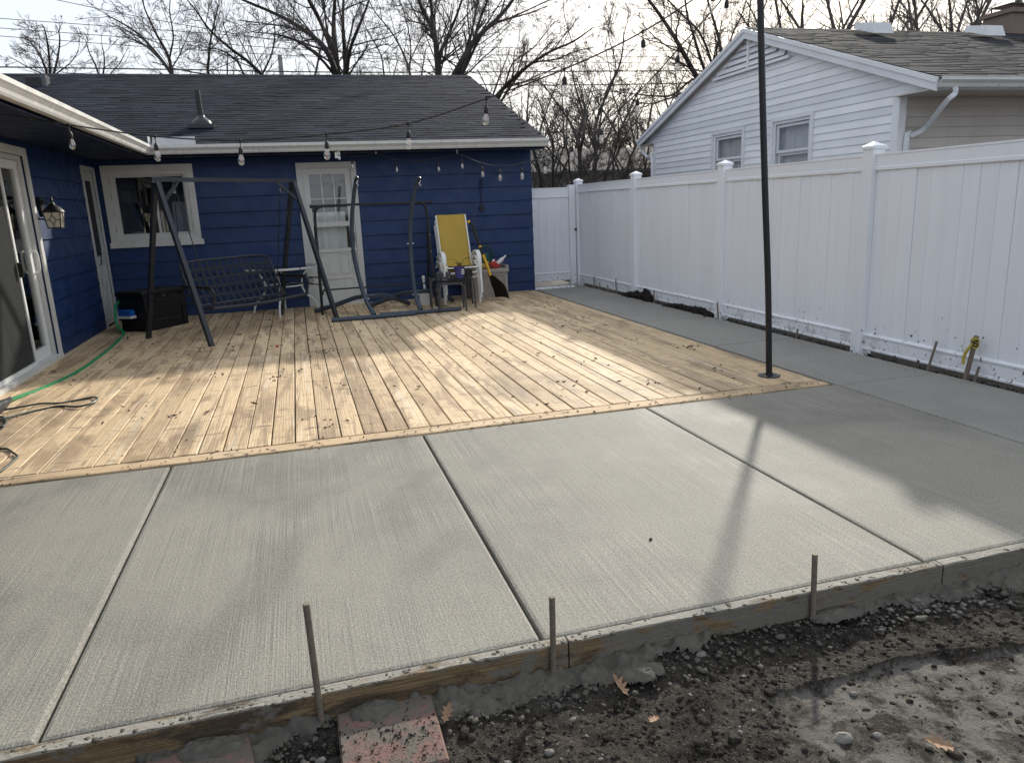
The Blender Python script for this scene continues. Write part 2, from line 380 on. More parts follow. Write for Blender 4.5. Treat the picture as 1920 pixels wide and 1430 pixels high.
M['red'] = simple('red plastic bag', (.42, .05, .045), .35, 0, .4, 30)
M['purple'] = simple('purple pot plastic', (.045, .04, .17), .4)
M['whiteplast'] = simple('white plastic', (.68, .68, .66), .4)
M['gourd'] = simple('ochre work glove', (.45, .30, .10), .8, 0, .3, 40, .5)
M['tape'] = simple('yellow caution tape', (.42, .34, .05), .4)
M['rust'] = simple('rusty stake', (.21, .17, .13), .75, .2, .35, 30, .5, 120)
M['stakewood'] = simple('stake wood', (.20, .16, .125), .85, 0, .35, 30, .5, 100)
M['tin'] = simple('galvanised sheet', (.55, .56, .57), .4, .5, .15, 8)
M['interior'] = simple('dark room', (.02, .02, .022), .9)
M['curtain'] = simple('white curtain', (.82, .82, .80), .9)
M['greycurtain'] = simple('grey curtain', (.20, .20, .21), .9)
M['litcurtain'] = simple('pale lace curtain', (.80, .80, .80), .9)
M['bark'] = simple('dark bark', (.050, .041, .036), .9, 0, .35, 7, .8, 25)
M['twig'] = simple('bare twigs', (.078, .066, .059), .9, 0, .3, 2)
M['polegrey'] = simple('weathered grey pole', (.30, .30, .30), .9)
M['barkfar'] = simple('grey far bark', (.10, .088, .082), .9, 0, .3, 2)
M['farwall'] = simple('far house siding', (.20, .19, .185), .8)
M['farroof'] = simple('far house roof', (.075, .07, .07), .9, bump=.4)
M['filament'] = simple('orange filament', (.75, .30, .10), .4)
M['lampglass'] = simple('frosted lantern pane', (.50, .46, .38), .25)
M['brush'] = simple('steel bolt', (.6, .6, .6), .3, .9)
def thin_glass(name, tint, gloss=.06, rough=.02):
    g = G(name); t = g.t; t.nodes.remove(g.b)
    tr = t.nodes.new('ShaderNodeBsdfTransparent'); tr.inputs[0].default_value = (*tint, 1)
    gl = t.nodes.new('ShaderNodeBsdfGlossy'); gl.inputs['Roughness'].default_value = rough
    lw = t.nodes.new('ShaderNodeLayerWeight'); lw.inputs[0].default_value = .5      # Schlick reflectance from the angle of view, same on both faces
    pw = t.nodes.new('ShaderNodeMath'); pw.operation = 'POWER'; pw.inputs[1].default_value = 5.0; t.links.new(lw.outputs['Facing'], pw.inputs[0])
    ad = t.nodes.new('ShaderNodeMath'); ad.operation = 'MULTIPLY_ADD'; ad.use_clamp = True; ad.inputs[1].default_value = .9-gloss; ad.inputs[2].default_value = gloss+.03; t.links.new(pw.outputs[0], ad.inputs[0])
    mxs = t.nodes.new('ShaderNodeMixShader'); t.links.new(ad.outputs[0], mxs.inputs[0]); t.links.new(tr.outputs[0], mxs.inputs[1]); t.links.new(gl.outputs[0], mxs.inputs[2])
    t.links.new(mxs.outputs[0], g.o.inputs[0]); return g.m
M['glass'] = thin_glass('window glass', (.9, .92, .92), .04)
M['glass2'] = thin_glass('double pane glass', (.95, .96, .96), .14)
def mesh_screen():
    g = G('insect screen'); t = g.t; t.nodes.remove(g.b); tr = t.nodes.new('ShaderNodeBsdfTransparent'); df = t.nodes.new('ShaderNodeBsdfDiffuse'); df.inputs[0].default_value = (.06, .062, .06, 1)
    mxs = t.nodes.new('ShaderNodeMixShader'); mxs.inputs[0].default_value = .72; t.links.new(tr.outputs[0], mxs.inputs[1]); t.links.new(df.outputs[0], mxs.inputs[2]); t.links.new(mxs.outputs[0], g.o.inputs[0]); return g.m
M['screen'] = mesh_screen()
M['bulbglass'] = thin_glass('clear bulb glass', (.93, .93, .92), .22, .08)
M['tableglass'] = thin_glass('smoked table glass', (.62, .65, .67), .06)
# ------------------------------------------------------------------ ground
YF, YD0, YD1, XL, XR = 2.24, 4.835, 12.6, -2.78, 3.955     # form edge, deck front, back wall, left wall, deck right edge
def axis_pts(a, b, fa, fb, fine, coarse):
    xs = list(np.arange(a, fa, coarse))+list(np.arange(fa, fb, fine))+list(np.arange(fb, b+coarse, coarse)); return np.array(xs)
def ground_h(X, Y):
    n = fbm(X*3.1, Y*3.1, 5, 3)-.48; m = fbm(X*13, Y*13, 4, 9)-.48; k = fbm(X*45, Y*45, 3, 21)-.44
    h = -.118+.05*n+.030*m+.012*k
    near = np.clip(1-np.abs(Y-2.12)/.16, 0, 1); h = h+near*(.05*(fbm(X*5.5, Y*5.5, 4, 31)-.62))
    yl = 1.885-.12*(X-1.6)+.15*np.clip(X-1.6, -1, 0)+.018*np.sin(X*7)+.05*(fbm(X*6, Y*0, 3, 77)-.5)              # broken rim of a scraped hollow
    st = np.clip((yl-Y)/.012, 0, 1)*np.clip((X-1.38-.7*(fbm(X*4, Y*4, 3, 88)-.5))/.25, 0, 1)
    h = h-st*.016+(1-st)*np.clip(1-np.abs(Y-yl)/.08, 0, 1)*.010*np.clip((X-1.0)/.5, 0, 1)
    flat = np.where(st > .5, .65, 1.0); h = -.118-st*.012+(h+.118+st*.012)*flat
    inside = (Y > YF-.01); h = np.where(inside, -.13, h)
    h = np.where((np.abs(X) > 8) | (Y < -3), -.12, h); return h, st
gx = np.concatenate([np.array([-400, -120, -40, -15, -6]), np.arange(-2.2, 3.9, .0075), np.array([5, 7, 12, 30, 100, 400])])
gy = np.concatenate([np.array([-300, -60, -15, -5, -1, .3, .9]), np.arange(1.25, 2.62, .0075), np.array([3.2, 5, 8, 13, 20, 40, 90, 200, 600])])
GX, GY = np.meshgrid(gx, gy); GH, GS = ground_h(GX, GY)
V = np.stack([GX.ravel(), GY.ravel(), GH.ravel()], 1); nx, ny = len(gx), len(gy)
ii = (np.arange(ny-1)[:, None]*nx+np.arange(nx-1)[None]).ravel(); F = np.stack([ii, ii+1, ii+nx+1, ii+nx], 1)
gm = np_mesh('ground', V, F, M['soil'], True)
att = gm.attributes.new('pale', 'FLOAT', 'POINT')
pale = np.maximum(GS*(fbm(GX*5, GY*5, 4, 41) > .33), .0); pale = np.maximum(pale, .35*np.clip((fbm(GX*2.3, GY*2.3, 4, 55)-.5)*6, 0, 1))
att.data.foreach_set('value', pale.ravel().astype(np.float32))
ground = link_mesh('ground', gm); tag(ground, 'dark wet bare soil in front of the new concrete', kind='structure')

def scatter(name, n, area, size, mat, seed, flat=.7, sub=False, zf=None):
    rg = np.random.default_rng(seed); t = (1+5**.5)/2
    base = np.array([(-1, t, 0), (1, t, 0), (-1, -t, 0), (1, -t, 0), (0, -1, t), (0, 1, t), (0, -1, -t), (0, 1, -t), (t, 0, -1), (t, 0, 1), (-t, 0, -1), (-t, 0, 1)], float)/1.9
    tri = np.array([(0, 11, 5), (0, 5, 1), (0, 1, 7), (0, 7, 10), (0, 10, 11), (1, 5, 9), (5, 11, 4), (11, 10, 2), (10, 7, 6), (7, 1, 8), (3, 9, 4), (3, 4, 2), (3, 2, 6), (3, 6, 8), (3, 8, 9), (4, 9, 5), (2, 4, 11), (6, 2, 10), (8, 6, 7), (9, 8, 1)])
    x = rg.uniform(area[0], area[1], n); y = area[2]+(area[3]-area[2])*rg.random(n)**area[4] if len(area) > 4 else rg.uniform(area[2], area[3], n)
    s = size[0]*(size[1]/size[0])**(rg.random(n)**2.6)
    if not zf:
        st = ground_h(x, y)[1]; kp = (st < .5) | (rg.random(n) < .25); x, y, s = x[kp], y[kp], s[kp]; n = len(x)
    z = (zf(x, y) if zf else ground_h(x, y)[0])+s*.15
    b = base[None]*(1+rg.normal(0, .22, (n, 12, 1)))*np.stack([rg.uniform(.7, 1.4, n), rg.uniform(.7, 1.3, n), rg.uniform(.45, 1, n)*flat], 1)[:, None]*s[:, None, None]
    a = rg.uniform(0, 6.28, n); ca, sa = np.cos(a)[:, None], np.sin(a)[:, None]
    bx = b[..., 0]*ca-b[..., 1]*sa; by = b[..., 0]*sa+b[..., 1]*ca
    V = np.stack([bx+x[:, None], by+y[:, None], b[..., 2]+z[:, None]], -1).reshape(-1, 3)
    F = (tri[None]+(np.arange(n)*12)[:, None, None]).reshape(-1, 3)
    return link_mesh(name, np_mesh(name, V, F, mat, False))
tag(scatter('soil_crumbs', 16000, (-1.9, 3.8, 1.4, 2.2), (.002, .010), M['soil'], 4), 'loose dark soil crumbs over the bare ground', kind='stuff')
tag(scatter('soil_clods', 900, (-1.9, 3.8, 1.4, 2.2), (.008, .026), M['soil'], 14, .75), 'clods of dark soil over the bare ground', kind='stuff')
tag(scatter('gravel', 380, (-1.5, 3.8, 1.4, 2.19), (.003, .011), M['stone'], 5), 'small pale gravel scattered on the dark soil', kind='stuff')
# heap of washed pebbles by the form board at the right
def heapz(x, y): return ground_h(x, y)[0]+.018*np.exp(-(((x-2.25)/.18)**2+((y-2.14)/.07)**2))
tag(scatter('pebbles', 100, (1.95, 2.6, 2.02, 2.2), (.006, .015), M['stone'], 6, .8, zf=heapz), 'small heap of washed pebbles beside the form board at the right', kind='stuff')
sx = np.arange(-1.9, 3.4, .008); sy = np.arange(1.93, 2.199, .008); SX, SY = np.meshgrid(sx, sy)
reach = .004+.30*np.clip(fbm(SX*2.6, SX*0+3, 4, 61)-.36, 0, 1)*1.5; dd = (2.199-SY)/reach
SHt = .040*np.clip(1-dd, 0, 1)**.6+.052*(fbm(SX*14, SY*14, 4, 63)-.45)+.040*(fbm(SX*42, SY*42, 3, 65)-.42)-.030*np.clip(dd-.8, 0, 1)*2-.010
SH = ground_h(SX, SY)[0]+SHt+.004; keep = (dd < 1.6) & (SHt > -.012)
nx2 = len(sx); jj = (np.arange(len(sy)-1)[:, None]*nx2+np.arange(nx2-1)[None]); kq = keep[:-1, :-1] & keep[1:, 1:] & keep[1:, :-1] & keep[:-1, 1:]; jj = jj[kq]
spl = link_mesh('spilled_concrete', np_mesh('spilled_concrete', np.stack([SX.ravel(), SY.ravel(), SH.ravel()], 1), np.stack([jj, jj+1, jj+nx2+1, jj+nx2], 1), M['mud'], True))
tag(spl, 'lumpy grey concrete spilled along the foot of the form board', kind='stuff')
tag(scatter('concrete_crumbs', 1500, (-1.8, 3.2, 1.98, 2.2, .6), (.004, .016), M['mud'], 7, .7, zf=lambda x, y: ground_h(x, y)[0]+.012), 'loose grey concrete crumbs in front of the form board', kind='stuff')
tag(scatter('mud_crumbs', 900, (-2.0, 3.2, 2.195, 2.235), (.003, .011), M['mud'], 8, .5, zf=lambda x, y: -.008+x*0), 'grey concrete crumbs lying on top of the form board', kind='stuff')

# ------------------------------------------------------------------ concrete patio
def slab(parent, x0, x1, y0, y1, mat, top=0.0):
    m = MB(); e, d = .016, .010
    zs = [(-.11, 0), (top-d-.004, 0), (top-.004, .004), (top, e)]; v = []
    for z, i in zs: v += [(x0+i, y0+i, z), (x1-i, y0+i, z), (x1-i, y1-i, z), (x0+i, y1-i, z)]
    f = [(12, 13, 14, 15)]
    for k in (0, 4, 8):
        for i in range(4):
            j = (i+1) % 4; f.append((k+i, k+j, k+4+j, k+4+i))
    m.add(v, f); return m.build('slab', mat, parent)
pat = MB().box(-4.0, 7.0-1.97, YF+.02, YD0-.03, -.125, -.028).build('concrete_patio', M['conc_joint']); tag(pat, 'new broomed concrete patio with sawn joints in front of the deck', kind='structure')
jx = [-4.0, -2.52, -.90, .69, 2.35, 4.012, 4.985]; gp = .006
for a, b in zip(jx[:-1], jx[1:]):
    slab(pat, a+gp, b-gp if b < 4.9 else b, YF, YD0-.012 if b < 4.1 else YD0-.05, M['conc'] if b < 4.1 else M['conc_walk'])
walk = MB().box(4.035, 4.97, YD0-.06, 22.0, -.125, -.03).build('concrete_walkway', M['conc_joint']); tag(walk, 'narrow grey concrete walkway between deck and white fence', kind='structure')
jy = [YD0-.05, 6.66, 8.42, 10.2, 12.0, 13.9, 15.8, 18, 22]
for a, b in zip(jy[:-1], jy[1:]): slab(walk, 4.022, 4.975, a+gp, b-gp, M['conc_walk'], -.002)

# form boards, each a length of lumber
def form_board(x0, x1, label, tilt=0.0):
    m = MB(); n = max(2, int((x1-x0)/.05)); r = random.Random(int(x0*100)+7)
    prof = [(YF-.003, -.005), (YF-.041, -.006), (YF-.043, -.012), (YF-.043, -.115), (YF-.003, -.115)]
    for i in range(n+1):
        x = x0+(x1-x0)*i/n; w = .0035*math.sin(x*1.7)+tilt*(x-x0)
        for j, (y, z) in enumerate(prof):
            jig = (r.random()-.5)*.005 if j in (1, 2) else 0
            m.v.append((x, y+(w if j in (1, 2, 3) else 0)+jig, z+jig*.8))
    for i in range(n):
        for j in range(5): m.f.append((i*5+j, i*5+(j+1) % 5, i*5+5+(j+1) % 5, i*5+5+j))
    m.f.append((0, 1, 2, 3, 4)); m.f.append(tuple(n*5+k for k in range(5))[::-1])
    o = m.build('form_board', M['form'], loc=((x0+x1)/2, YF-.02, -.1)); tag(o, label, 'form board', 'form boards along the front of the patio'); return o
form_board(-4.0, .772, 'long muddy form board holding the front left slabs')
form_board(.778, 2.40, 'form board along the patio edge from the middle to the right stake')
form_board(2.405, 4.97, 'form board at the right end of the patio edge, in shadow', .004)

# deck
deck = MB().box(XL+.02, XR-.03, YD0+.04, YD1-.05, -.12, -.05).build('deck', M['conc_joint']); tag(deck, 'weathered tan board deck laid level with the concrete', 'deck')
BW = .1455; pitch = .1535; nb = int((XR-.045-XL)/pitch)
def board_mesh(L, seed):
    m = MB(); h = L/2; w = BW/2; b = .004
    prof = [(-w, -.03), (w, -.03), (w, -b), (w-b, 0), (0, .0006), (-w+b, 0), (-w, -b)]
    m.extrude(prof, (0, -h, 0), (0, h, 0), (1, 0, 0), (0, 0, 1)); return m.mesh('deck_board', M['deck'])
joints = [8.42, 8.42, 8.42, 8.42]
lf, lr = 8.42-.003-(YD0+.150), YD1-.03-8.42-.003
mf, mrr = board_mesh(lf, 1), board_mesh(lr, 2)
mshort, mlong = board_mesh(6.6-.003-(YD0+.150), 3), board_mesh(YD1-.03-6.6-.003, 4)
rb = random.Random(5)
for i in range(nb):
    x = XL+.02+pitch*(i+.5)
    pair = ((mf, YD0+.150+lf/2), (mrr, 8.423+lr/2))
    for me, y in pair:
        o = link_mesh('deck_board', me, deck, (x+rb.uniform(-.0015, .0015), y, .008+rb.uniform(-.0018, .0018)))
        o.rotation_euler = (0, rb.uniform(-.006, .006), rb.uniform(-.0004, .0004))
for x0, x1 in ((XL+.02, 1.332), (1.338, XR)):
    m = MB(); prof = [(YD0, -.03), (YD0+.141, -.03), (YD0+.141, .002), (YD0+.137, .006), (YD0+.004, .006), (YD0, .002)]
    m.extrude(prof, (x0, 0, 0), (x1, 0, 0), (0, 1, 0), (0, 0, 1)); m.build('border_board', M['deckx'], deck)
xe = XL+.02+pitch*nb
MB().box(xe+.004, XR-.002, YD0+.147, YD1-.03, -.03, .004, .003).build('edge_strip', M['deck'], deck)
for zq, (y0, y1) in enumerate(((YD0+.012, YD1),)):
    MB().box(XR-.012, XR, YD0+.15, YD1-.02, -.11, -.031).build('rim_joist', M['form'], deck)

# ------------------------------------------------------------------ siding
def rect_minus(rs, o):
    out = []
    for (a, b, c, d) in rs:
        oa, ob, oc, od = o
        if oa >= b or ob <= a or oc >= d or od <= c: out.append((a, b, c, d)); continue
        if a < oa: out.append((a, oa, c, d))
        if b > ob: out.append((ob, b, c, d))
        m0, m1 = max(a, oa), min(b, ob)
        if c < oc: out.append((m0, m1, c, oc))
        if d > od: out.append((m0, m1, od, d))
    return out
def lap(m, axis, plane, out, q, zlo, zhi, tb, tt):
    (a0, a1, b0, b1, z0, z1) = q                       # lower edge a0..a1 at z0, upper edge b0..b1 at z1
    th = lambda z: tt+(tb-tt)*(zhi-z)/(zhi-zlo)
    def P(u, z, t): return (u, plane+out*t, z) if axis == 'X' else (plane+out*t, u, z)
    v = [P(a0, z0, 0), P(a1, z0, 0), P(b1, z1, 0), P(b0, z1, 0), P(a0, z0, th(z0)), P(a1, z0, th(z0)), P(b1, z1, th(z1)), P(b0, z1, th(z1))]
    m.add(v, [(0, 1, 2, 3), (4, 5, 6, 7), (0, 1, 5, 4), (1, 2, 6, 5), (2, 3, 7, 6), (3, 0, 4, 7)])
def siding(parent, mat, axis, plane, out, u0, u1, z0, z1, pitch, openings=(), lim=None, tb=.028, tt=.004, gap=.0015):
    z = z0
    while z < z1-.01:
        zt = min(z+pitch, z1); m = MB()
        if lim:
            a0, a1 = lim(z); b0, b1 = lim(zt)
            if a1-a0 > .05: lap(m, axis, plane, out, (a0, a1, b0, max(b1, b0+.01), z+gap, zt), z, z+pitch, tb, tt)
        else:
            rs = [(u0, u1, z+gap, zt)]
            for o in openings: rs = rect_minus(rs, o)
            if mat is M['blue']:
                cut = []
                for (a, b, c, d) in rs:
                    q_ = R.uniform(a+.6, b-.6) if b-a > 2.2 else None
                    cut += [(a, b, c, d)] if q_ is None else [(a, q_-.001, c, d), (q_+.001, b, c, d)]
                rs = cut
            for (a, b, c, d) in rs:
                m = MB(); lap(m, axis, plane, out, (a, b, a, b, c, d), z, z+pitch, tb, tt); m.build('siding_board', mat, parent)
            m = MB()
        if m.v: m.build('siding_board', mat, parent)
        z += pitch
def rect_frame(m, axis, plane, out, u0, u1, z0, z1, w, d, wt=None, wb=None):   # picture frame standing d proud of plane
    wt = wt or w; wb = w if wb is None else wb
    def bx(a, b, c, e):
        lo, hi = sorted((plane, plane+out*d))
        if axis == 'X': m.box(a, b, lo, hi, c, e)
        else: m.box(lo, hi, a, b, c, e)
    bx(u0, u0+w, z0, z1); bx(u1-w, u1, z0, z1); bx(u0+w, u1-w, z1-wt, z1)
    if wb: bx(u0+w, u1-w, z0, z0+wb)
    return m
def wbox(m, axis, plane, out, u0, u1, z0, z1, d0, d1):
    lo, hi = sorted((plane+out*d0, plane+out*d1))
    return m.box(u0, u1, lo, hi, z0, z1) if axis == 'X' else m.box(lo, hi, u0, u1, z0, z1)

# ------------------------------------------------------------------ blue house
house = thing('blue_house', (1.0, YD1, 0), 'blue lap sided house with charcoal shingle roof and white gutters behind the deck', 'house')
HX1 = 3.97; EZ = 2.53; SL = .344; EY = 12.05; RY = 17.2; RZ = EZ+(RY-EY)*SL; RX = 4.10
win = (-2.68, -1.41, 1.13, 2.30); door = (.10, 1.03, 0.0, 2.27); slid = (6.85, 9.58, 0.0, 2.31); ldoor = (11.80, 12.53, 0.0, 2.27)
wopen = (-2.58, -1.51, 1.23, 2.20); dopen = (.17, .96, -1, 2.20); sopen = (6.93, 9.50, -1, 2.23); lopen = (11.87, 12.47, -1, 2.2)
def wall_with_hole(axis, plane, back, u0, u1, z0, z1, opens, mat):
    m = MB(); rs = [(u0, u1, z0, z1)]
    for o in opens: rs = rect_minus(rs, o)
    for (a, b, c, d) in rs:
        lo, hi = sorted((plane, plane+back))
        m.box(a, b, lo, hi, c, d) if axis == 'X' else m.box(lo, hi, a, b, c, d)
    return m
wall_with_hole('X', YD1, .14, XL-.14, HX1, -.12, 2.37, (wopen, dopen), M['bluedk']).build('wall', M['bluedk'], house)
wall_with_hole('Y', XL, -.14, -3.0, YD1+.14, -.12, 2.37, (sopen, lopen), M['bluedk']).build('wall', M['bluedk'], house)
m = MB(); m.box(HX1-.14, HX1, YD1+.14, 22.2, -.12, 2.37); m.box(-10, HX1, 22.2, 22.34, -.12, 2.37); m.box(-10, -9.86, -3, 22.2, -.12, 2.37); m.box(-9.86, XL-.14, -3, -2.86, -.12, 2.37)
m.add([(HX1-.02, 12.2, 2.37), (HX1-.02, 22.2, 2.37), (HX1-.02, RY, RZ-.05), (HX1-.1, 12.2, 2.37), (HX1-.1, 22.2, 2.37), (HX1-.1, RY, RZ-.05)], [(0, 1, 2), (3, 5, 4), (0, 3, 4, 1), (1, 4, 5, 2), (2, 5, 3, 0)]); m.build('wall', M['blue'], house)
siding(house, M['blue'], 'X', YD1, -1, XL, HX1+.012, -.06, 2.375, .232, (wopen, dopen))
siding(house, M['blue'], 'Y', XL, 1, -3.0, YD1-.02, -.06, 2.375, .232, (sopen, lopen))
# room behind the openings
m = MB(); m.box(-9.5, HX1-.2, YD1+1.6, YD1+1.65, -.1, 2.36); m.box(XL-1.6, XL-1.55, -2.8, YD1+1.5, -.1, 2.36); m.box(XL-1.5, HX1-.2, YD1+.15, YD1+1.6, -.10, -.06); m.box(XL-1.55, XL-.15, -2.8, YD1, -.10, -.06)
m.box(-9.5, HX1-.2, YD1+.15, YD1+1.6, 2.36, 2.37); m.box(XL-1.55, XL-.15, -2.8, YD1, 2.36, 2.37); m.build('room_lining', M['interior'], house)
# window on the back wall
w = rect_frame(MB(), 'X', YD1-.02, -1, *win, .095, .018).build('window', M['trim'], house)
m = MB(); wbox(m, 'X', YD1, -1, win[0]-.02, win[1]+.03, win[2]-.03, win[2]+.05, .0, .055); m.build('sill', M['trim'], w)
rect_frame(MB(), 'X', YD1-.005, -1, win[0]+.095, win[1]-.095, win[2]+.09, win[3]-.095, .05, .012).build('frame', M['trim'], w)
xm = -1.985
rect_frame(MB(), 'X', YD1+.035, -1, win[0]+.14, xm+.02, win[2]+.135, win[3]-.14, .035, .03).build('sash', M['trim'], w)
rect_frame(MB(), 'X', YD1+.075, -1, xm-.02, win[1]-.14, win[2]+.135, win[3]-.14, .035, .03).build('sash', M['trim'], w)
MB().box(win[0]+.17, xm-.01, YD1+.02, YD1+.024, win[2]+.165, win[3]-.17).build('pane', M['glass'], w)
MB().box(xm+.01, win[1]-.17, YD1+.06, YD1+.064, win[2]+.165, win[3]-.17).build('pane', M['glass'], w)
def curtain(x0, x1, y, z0, z1, mat, parent, amp=.018, axis='X', freq=40):
    m = MB(); n = max(8, int((x1-x0)/.02))
    for i in range(n+1):
        x = x0+(x1-x0)*i/n; d = amp*math.sin(x*freq)+amp*.6*math.sin(x*freq*.37+1)
        for z in (z0, z1): m.v.append((x, y+d, z) if axis == 'X' else (y+d, x, z))
    for i in range(n): m.f.append((2*i, 2*i+2, 2*i+3, 2*i+1))
    return m.build('curtain', mat, parent, True)
curtain(-1.78, -1.6, YD1+.12, 1.25, 1.75, M['greycurtain'], w)
m = MB(); m.lathe((-2.33, YD1+.16, 1.27), [(.06, 0), (.09, .03), (.10, .05), (.03, .06)], 12); m.build('bowl_on_sill', M['greycurtain'], w)
# back door: casing, storm door with glazed top, panelled bottom
d = rect_frame(MB(), 'X', YD1-.02, -1, *door, .085, .02, wb=0).build('door', M['doorw'], house)
wbox(MB(), 'X', YD1, -1, .17, .96, -.02, .035, -.03, .06).build('threshold', M['doorw'], d)
D0, D1 = .185, .945
m = rect_frame(MB(), 'X', YD1+.03, -1, D0, D1, .03, 2.185, .10, .035, .10, .02); wbox(m, 'X', YD1+.03, -1, D0+.1, D1-.1, 1.27, 1.345, 0, .037); wbox(m, 'X', YD1+.03, -1, D0+.1, D1-.1, .86, .92, 0, .033)
m.build('door_leaf', M['doorw'], d)
pl = wbox(MB(), 'X', YD1+.03, -1, D0+.1, D1-.1, .05, .86, 0, .014).build('kick_panel', M['doorw'], d)
for k in range(3):
    a = D0+.14+k*.165; m = rect_frame(MB(), 'X', YD1+.0163, -1, a, a+.145, .50, .83, .018, .008); m.build('raised_panel', M['doorw'], pl)
wbox(MB(), 'X', YD1+.0163, -1, D0+.1, D1-.1, .425, .46, 0, .014).build('door_rail', M['doorw'], pl)
up = MB().box(D0+.1, D1-.1, YD1+.018, YD1+.022, 1.345, 2.085).build('pane', M['glass'], d)
m = MB()
for k in (1, 2):
    x = D0+.1+(D1-D0-.2)*k/3; m.box(x-.008, x+.008, YD1+.005, YD1+.016, 1.345, 2.085)
m.box(D0+.1, D1-.1, YD1+.0045, YD1+.0165, 1.70, 1.716); m.build('muntin', M['doorw'], up)
MB().box(D0+.1, D1-.1, YD1+.018, YD1+.022, .92, 1.27).build('pane', M['glass'], d)
curtain(D0+.06, D1-.14, YD1+.10, .90, 1.50, M['curtain'], d, .012, 'X', 55); MB().box(D0-.02, D1+.02, YD1+.13, YD1+.135, 1.45, 2.19).build('blind', M['greycurtain'], d)
m = MB(); m.box(D1-.055, D1-.03, YD1-.035, YD1-.006, 1.02, 1.16); m.box(D1-.06, D1-.035, YD1-.06, YD1-.035, 1.0, 1.06); m.build('handle', M['black'], d)
# side door on the left wall with scalloped dark screen and crossbuck
d2 = rect_frame(MB(), 'Y', XL+.02, 1, *ldoor, .07, .016, wb=0).build('side_door', M['doorw'], house)
y0, y1 = ldoor[0]+.075, ldoor[1]-.075
m = rect_frame(MB(), 'Y', XL-.02, 1, y0, y1, .03, 2.195, .075, .034, .08, .08); wbox(m, 'Y', XL-.02, 1, y0+.075, y1-.075, .90, .98, 0, .034); m.build('door_leaf', M['doorw'], d2)
wbox(MB(), 'Y', XL-.02, 1, y0+.075, y1-.075, .11, .90, 0, .012).build('kick_panel', M['doorw'], d2)
m = MB(); m.bar((XL-.004, y0+.09, .13), (XL-.004, y1-.09, .88), .03, .008, (1, 0, 0)); m.bar((XL-.004, y1-.09, .13), (XL-.004, y0+.09, .88), .03, .009, (1, 0, 0)); m.build('crossbuck', M['doorw'], d2)
wbox(MB(), 'Y', XL-.02, 1, y0+.075, y1-.075, .98, 2.115, 0, .006).build('screen', M['interior'], d2)
m = MB()
for k in range(6):
    yy = y0+.075+(y1-y0-.15)*(k+.5)/6; hw = (y1-y0-.15)/12
    for zc, s in ((2.115, -1), (.98, 1)):
        v = [(XL-.010, yy+hw*math.cos(t), zc+s*.045*math.sin(t)) for t in np.linspace(0, math.pi, 9)]; b = len(m.v); m.v += v; m.f.append(tuple(range(b, b+9)))
m.build('scalloped_trim', M['doorw'], d2)
m = MB(); m.box(XL+.012, XL+.03, y0+.02, y0+.05, 1.0, 1.08); m.tube(catmull([(XL+.03, y0+.035, 1.06), (XL+.07, y0+.035, 1.05), (XL+.07, y0+.04, .95), (XL+.05, y0+.045, .9)]), .008, 6); m.build('handle', M['black'], d2)
# sliding glass door
s = rect_frame(MB(), 'Y', XL+.02, 1, *slid, .085, .022, wb=0).build('sliding_door', M['trim'], house)
wbox(MB(), 'Y', XL-.1, 1, slid[0]+.08, slid[1]-.08, -.02, .05, 0, .17).build('track', M['trim'], s)
rect_frame(MB(), 'Y', XL-.10, 1, slid[0]+.085, slid[1]-.085, .05, 2.225, .07, .10, .05, .01).build('jamb', M['trim'], s)
pn = rect_frame(MB(), 'Y', XL-.07, 1, 8.15, 9.42, .06, 2.17, .10, .04, .09, .12).build('door_panel', M['whitemetal'], s)
MB().box(XL-.052, XL-.048, 8.25, 9.32, .18, 2.08).build('pane', M['glass'], pn)
m = MB(); m.tube(catmull([(XL-.03, 9.37, 1.22), (XL+.02, 9.37, 1.20), (XL+.03, 9.37, 1.1), (XL+.02, 9.37, 1.0), (XL-.03, 9.37, .98)]), .012, 8); m.build('pull_handle', M['whitemetal'], pn)
pn = rect_frame(MB(), 'Y', XL-.12, 1, 6.95, 8.2, .06, 2.17, .10, .04, .09, .12).build('door_panel', M['whitemetal'], s); MB().box(XL-.102, XL-.098, 7.05, 8.1, .18, 2.08).build('pane', M['glass'], pn)
sc = rect_frame(MB(), 'Y', XL-.005, 1, 7.35, 8.78, .055, 2.18, .045, .025).build('screen_door', M['whitemetal'], s)
MB().box(XL+.003, XL+.005, 7.39, 8.74, .1, 2.14).build('screen', M['screen'], sc)
m = MB(); m.box(XL+.02, XL+.045, 8.72, 8.76, .98, 1.13); m.box(XL+.045, XL+.06, 8.725, 8.74, .99, 1.12); m.build('handle', M['black'], sc)
curtain(7.0, 8.3, XL-.35, .08, 2.1, M['greycurtain'], s, .03, 'Y', 22)
# soffit, fascia, gutters
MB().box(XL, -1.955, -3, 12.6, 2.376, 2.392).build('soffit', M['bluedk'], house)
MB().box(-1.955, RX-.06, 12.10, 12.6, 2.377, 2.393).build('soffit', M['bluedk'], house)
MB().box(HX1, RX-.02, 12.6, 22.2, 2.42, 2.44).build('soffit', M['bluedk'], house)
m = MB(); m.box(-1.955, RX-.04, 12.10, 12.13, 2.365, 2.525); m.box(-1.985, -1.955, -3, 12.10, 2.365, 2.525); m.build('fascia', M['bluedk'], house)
gp_ = [(0, 0), (.062, 0), (.074, .018), (.082, .045), (.105, .072), (.118, .085), (.118, .122), (.108, .122), (.106, .092), (.07, .06), (.06, .012), (.01, .012), (.01, .122), (0, .122)]
m = MB(); m.extrude(gp_, (-1.94, 12.10, 2.40), (RX+.01, 12.10, 2.40), (0, -1, 0), (0, 0, 1)); m.build('gutter', M['alu'], house)
m = MB(); m.extrude(gp_, (-1.955, -3, 2.40), (-1.955, 12.10-.118, 2.40), (1, 0, 0), (0, 0, 1)); m.build('gutter', M['alu'], house)
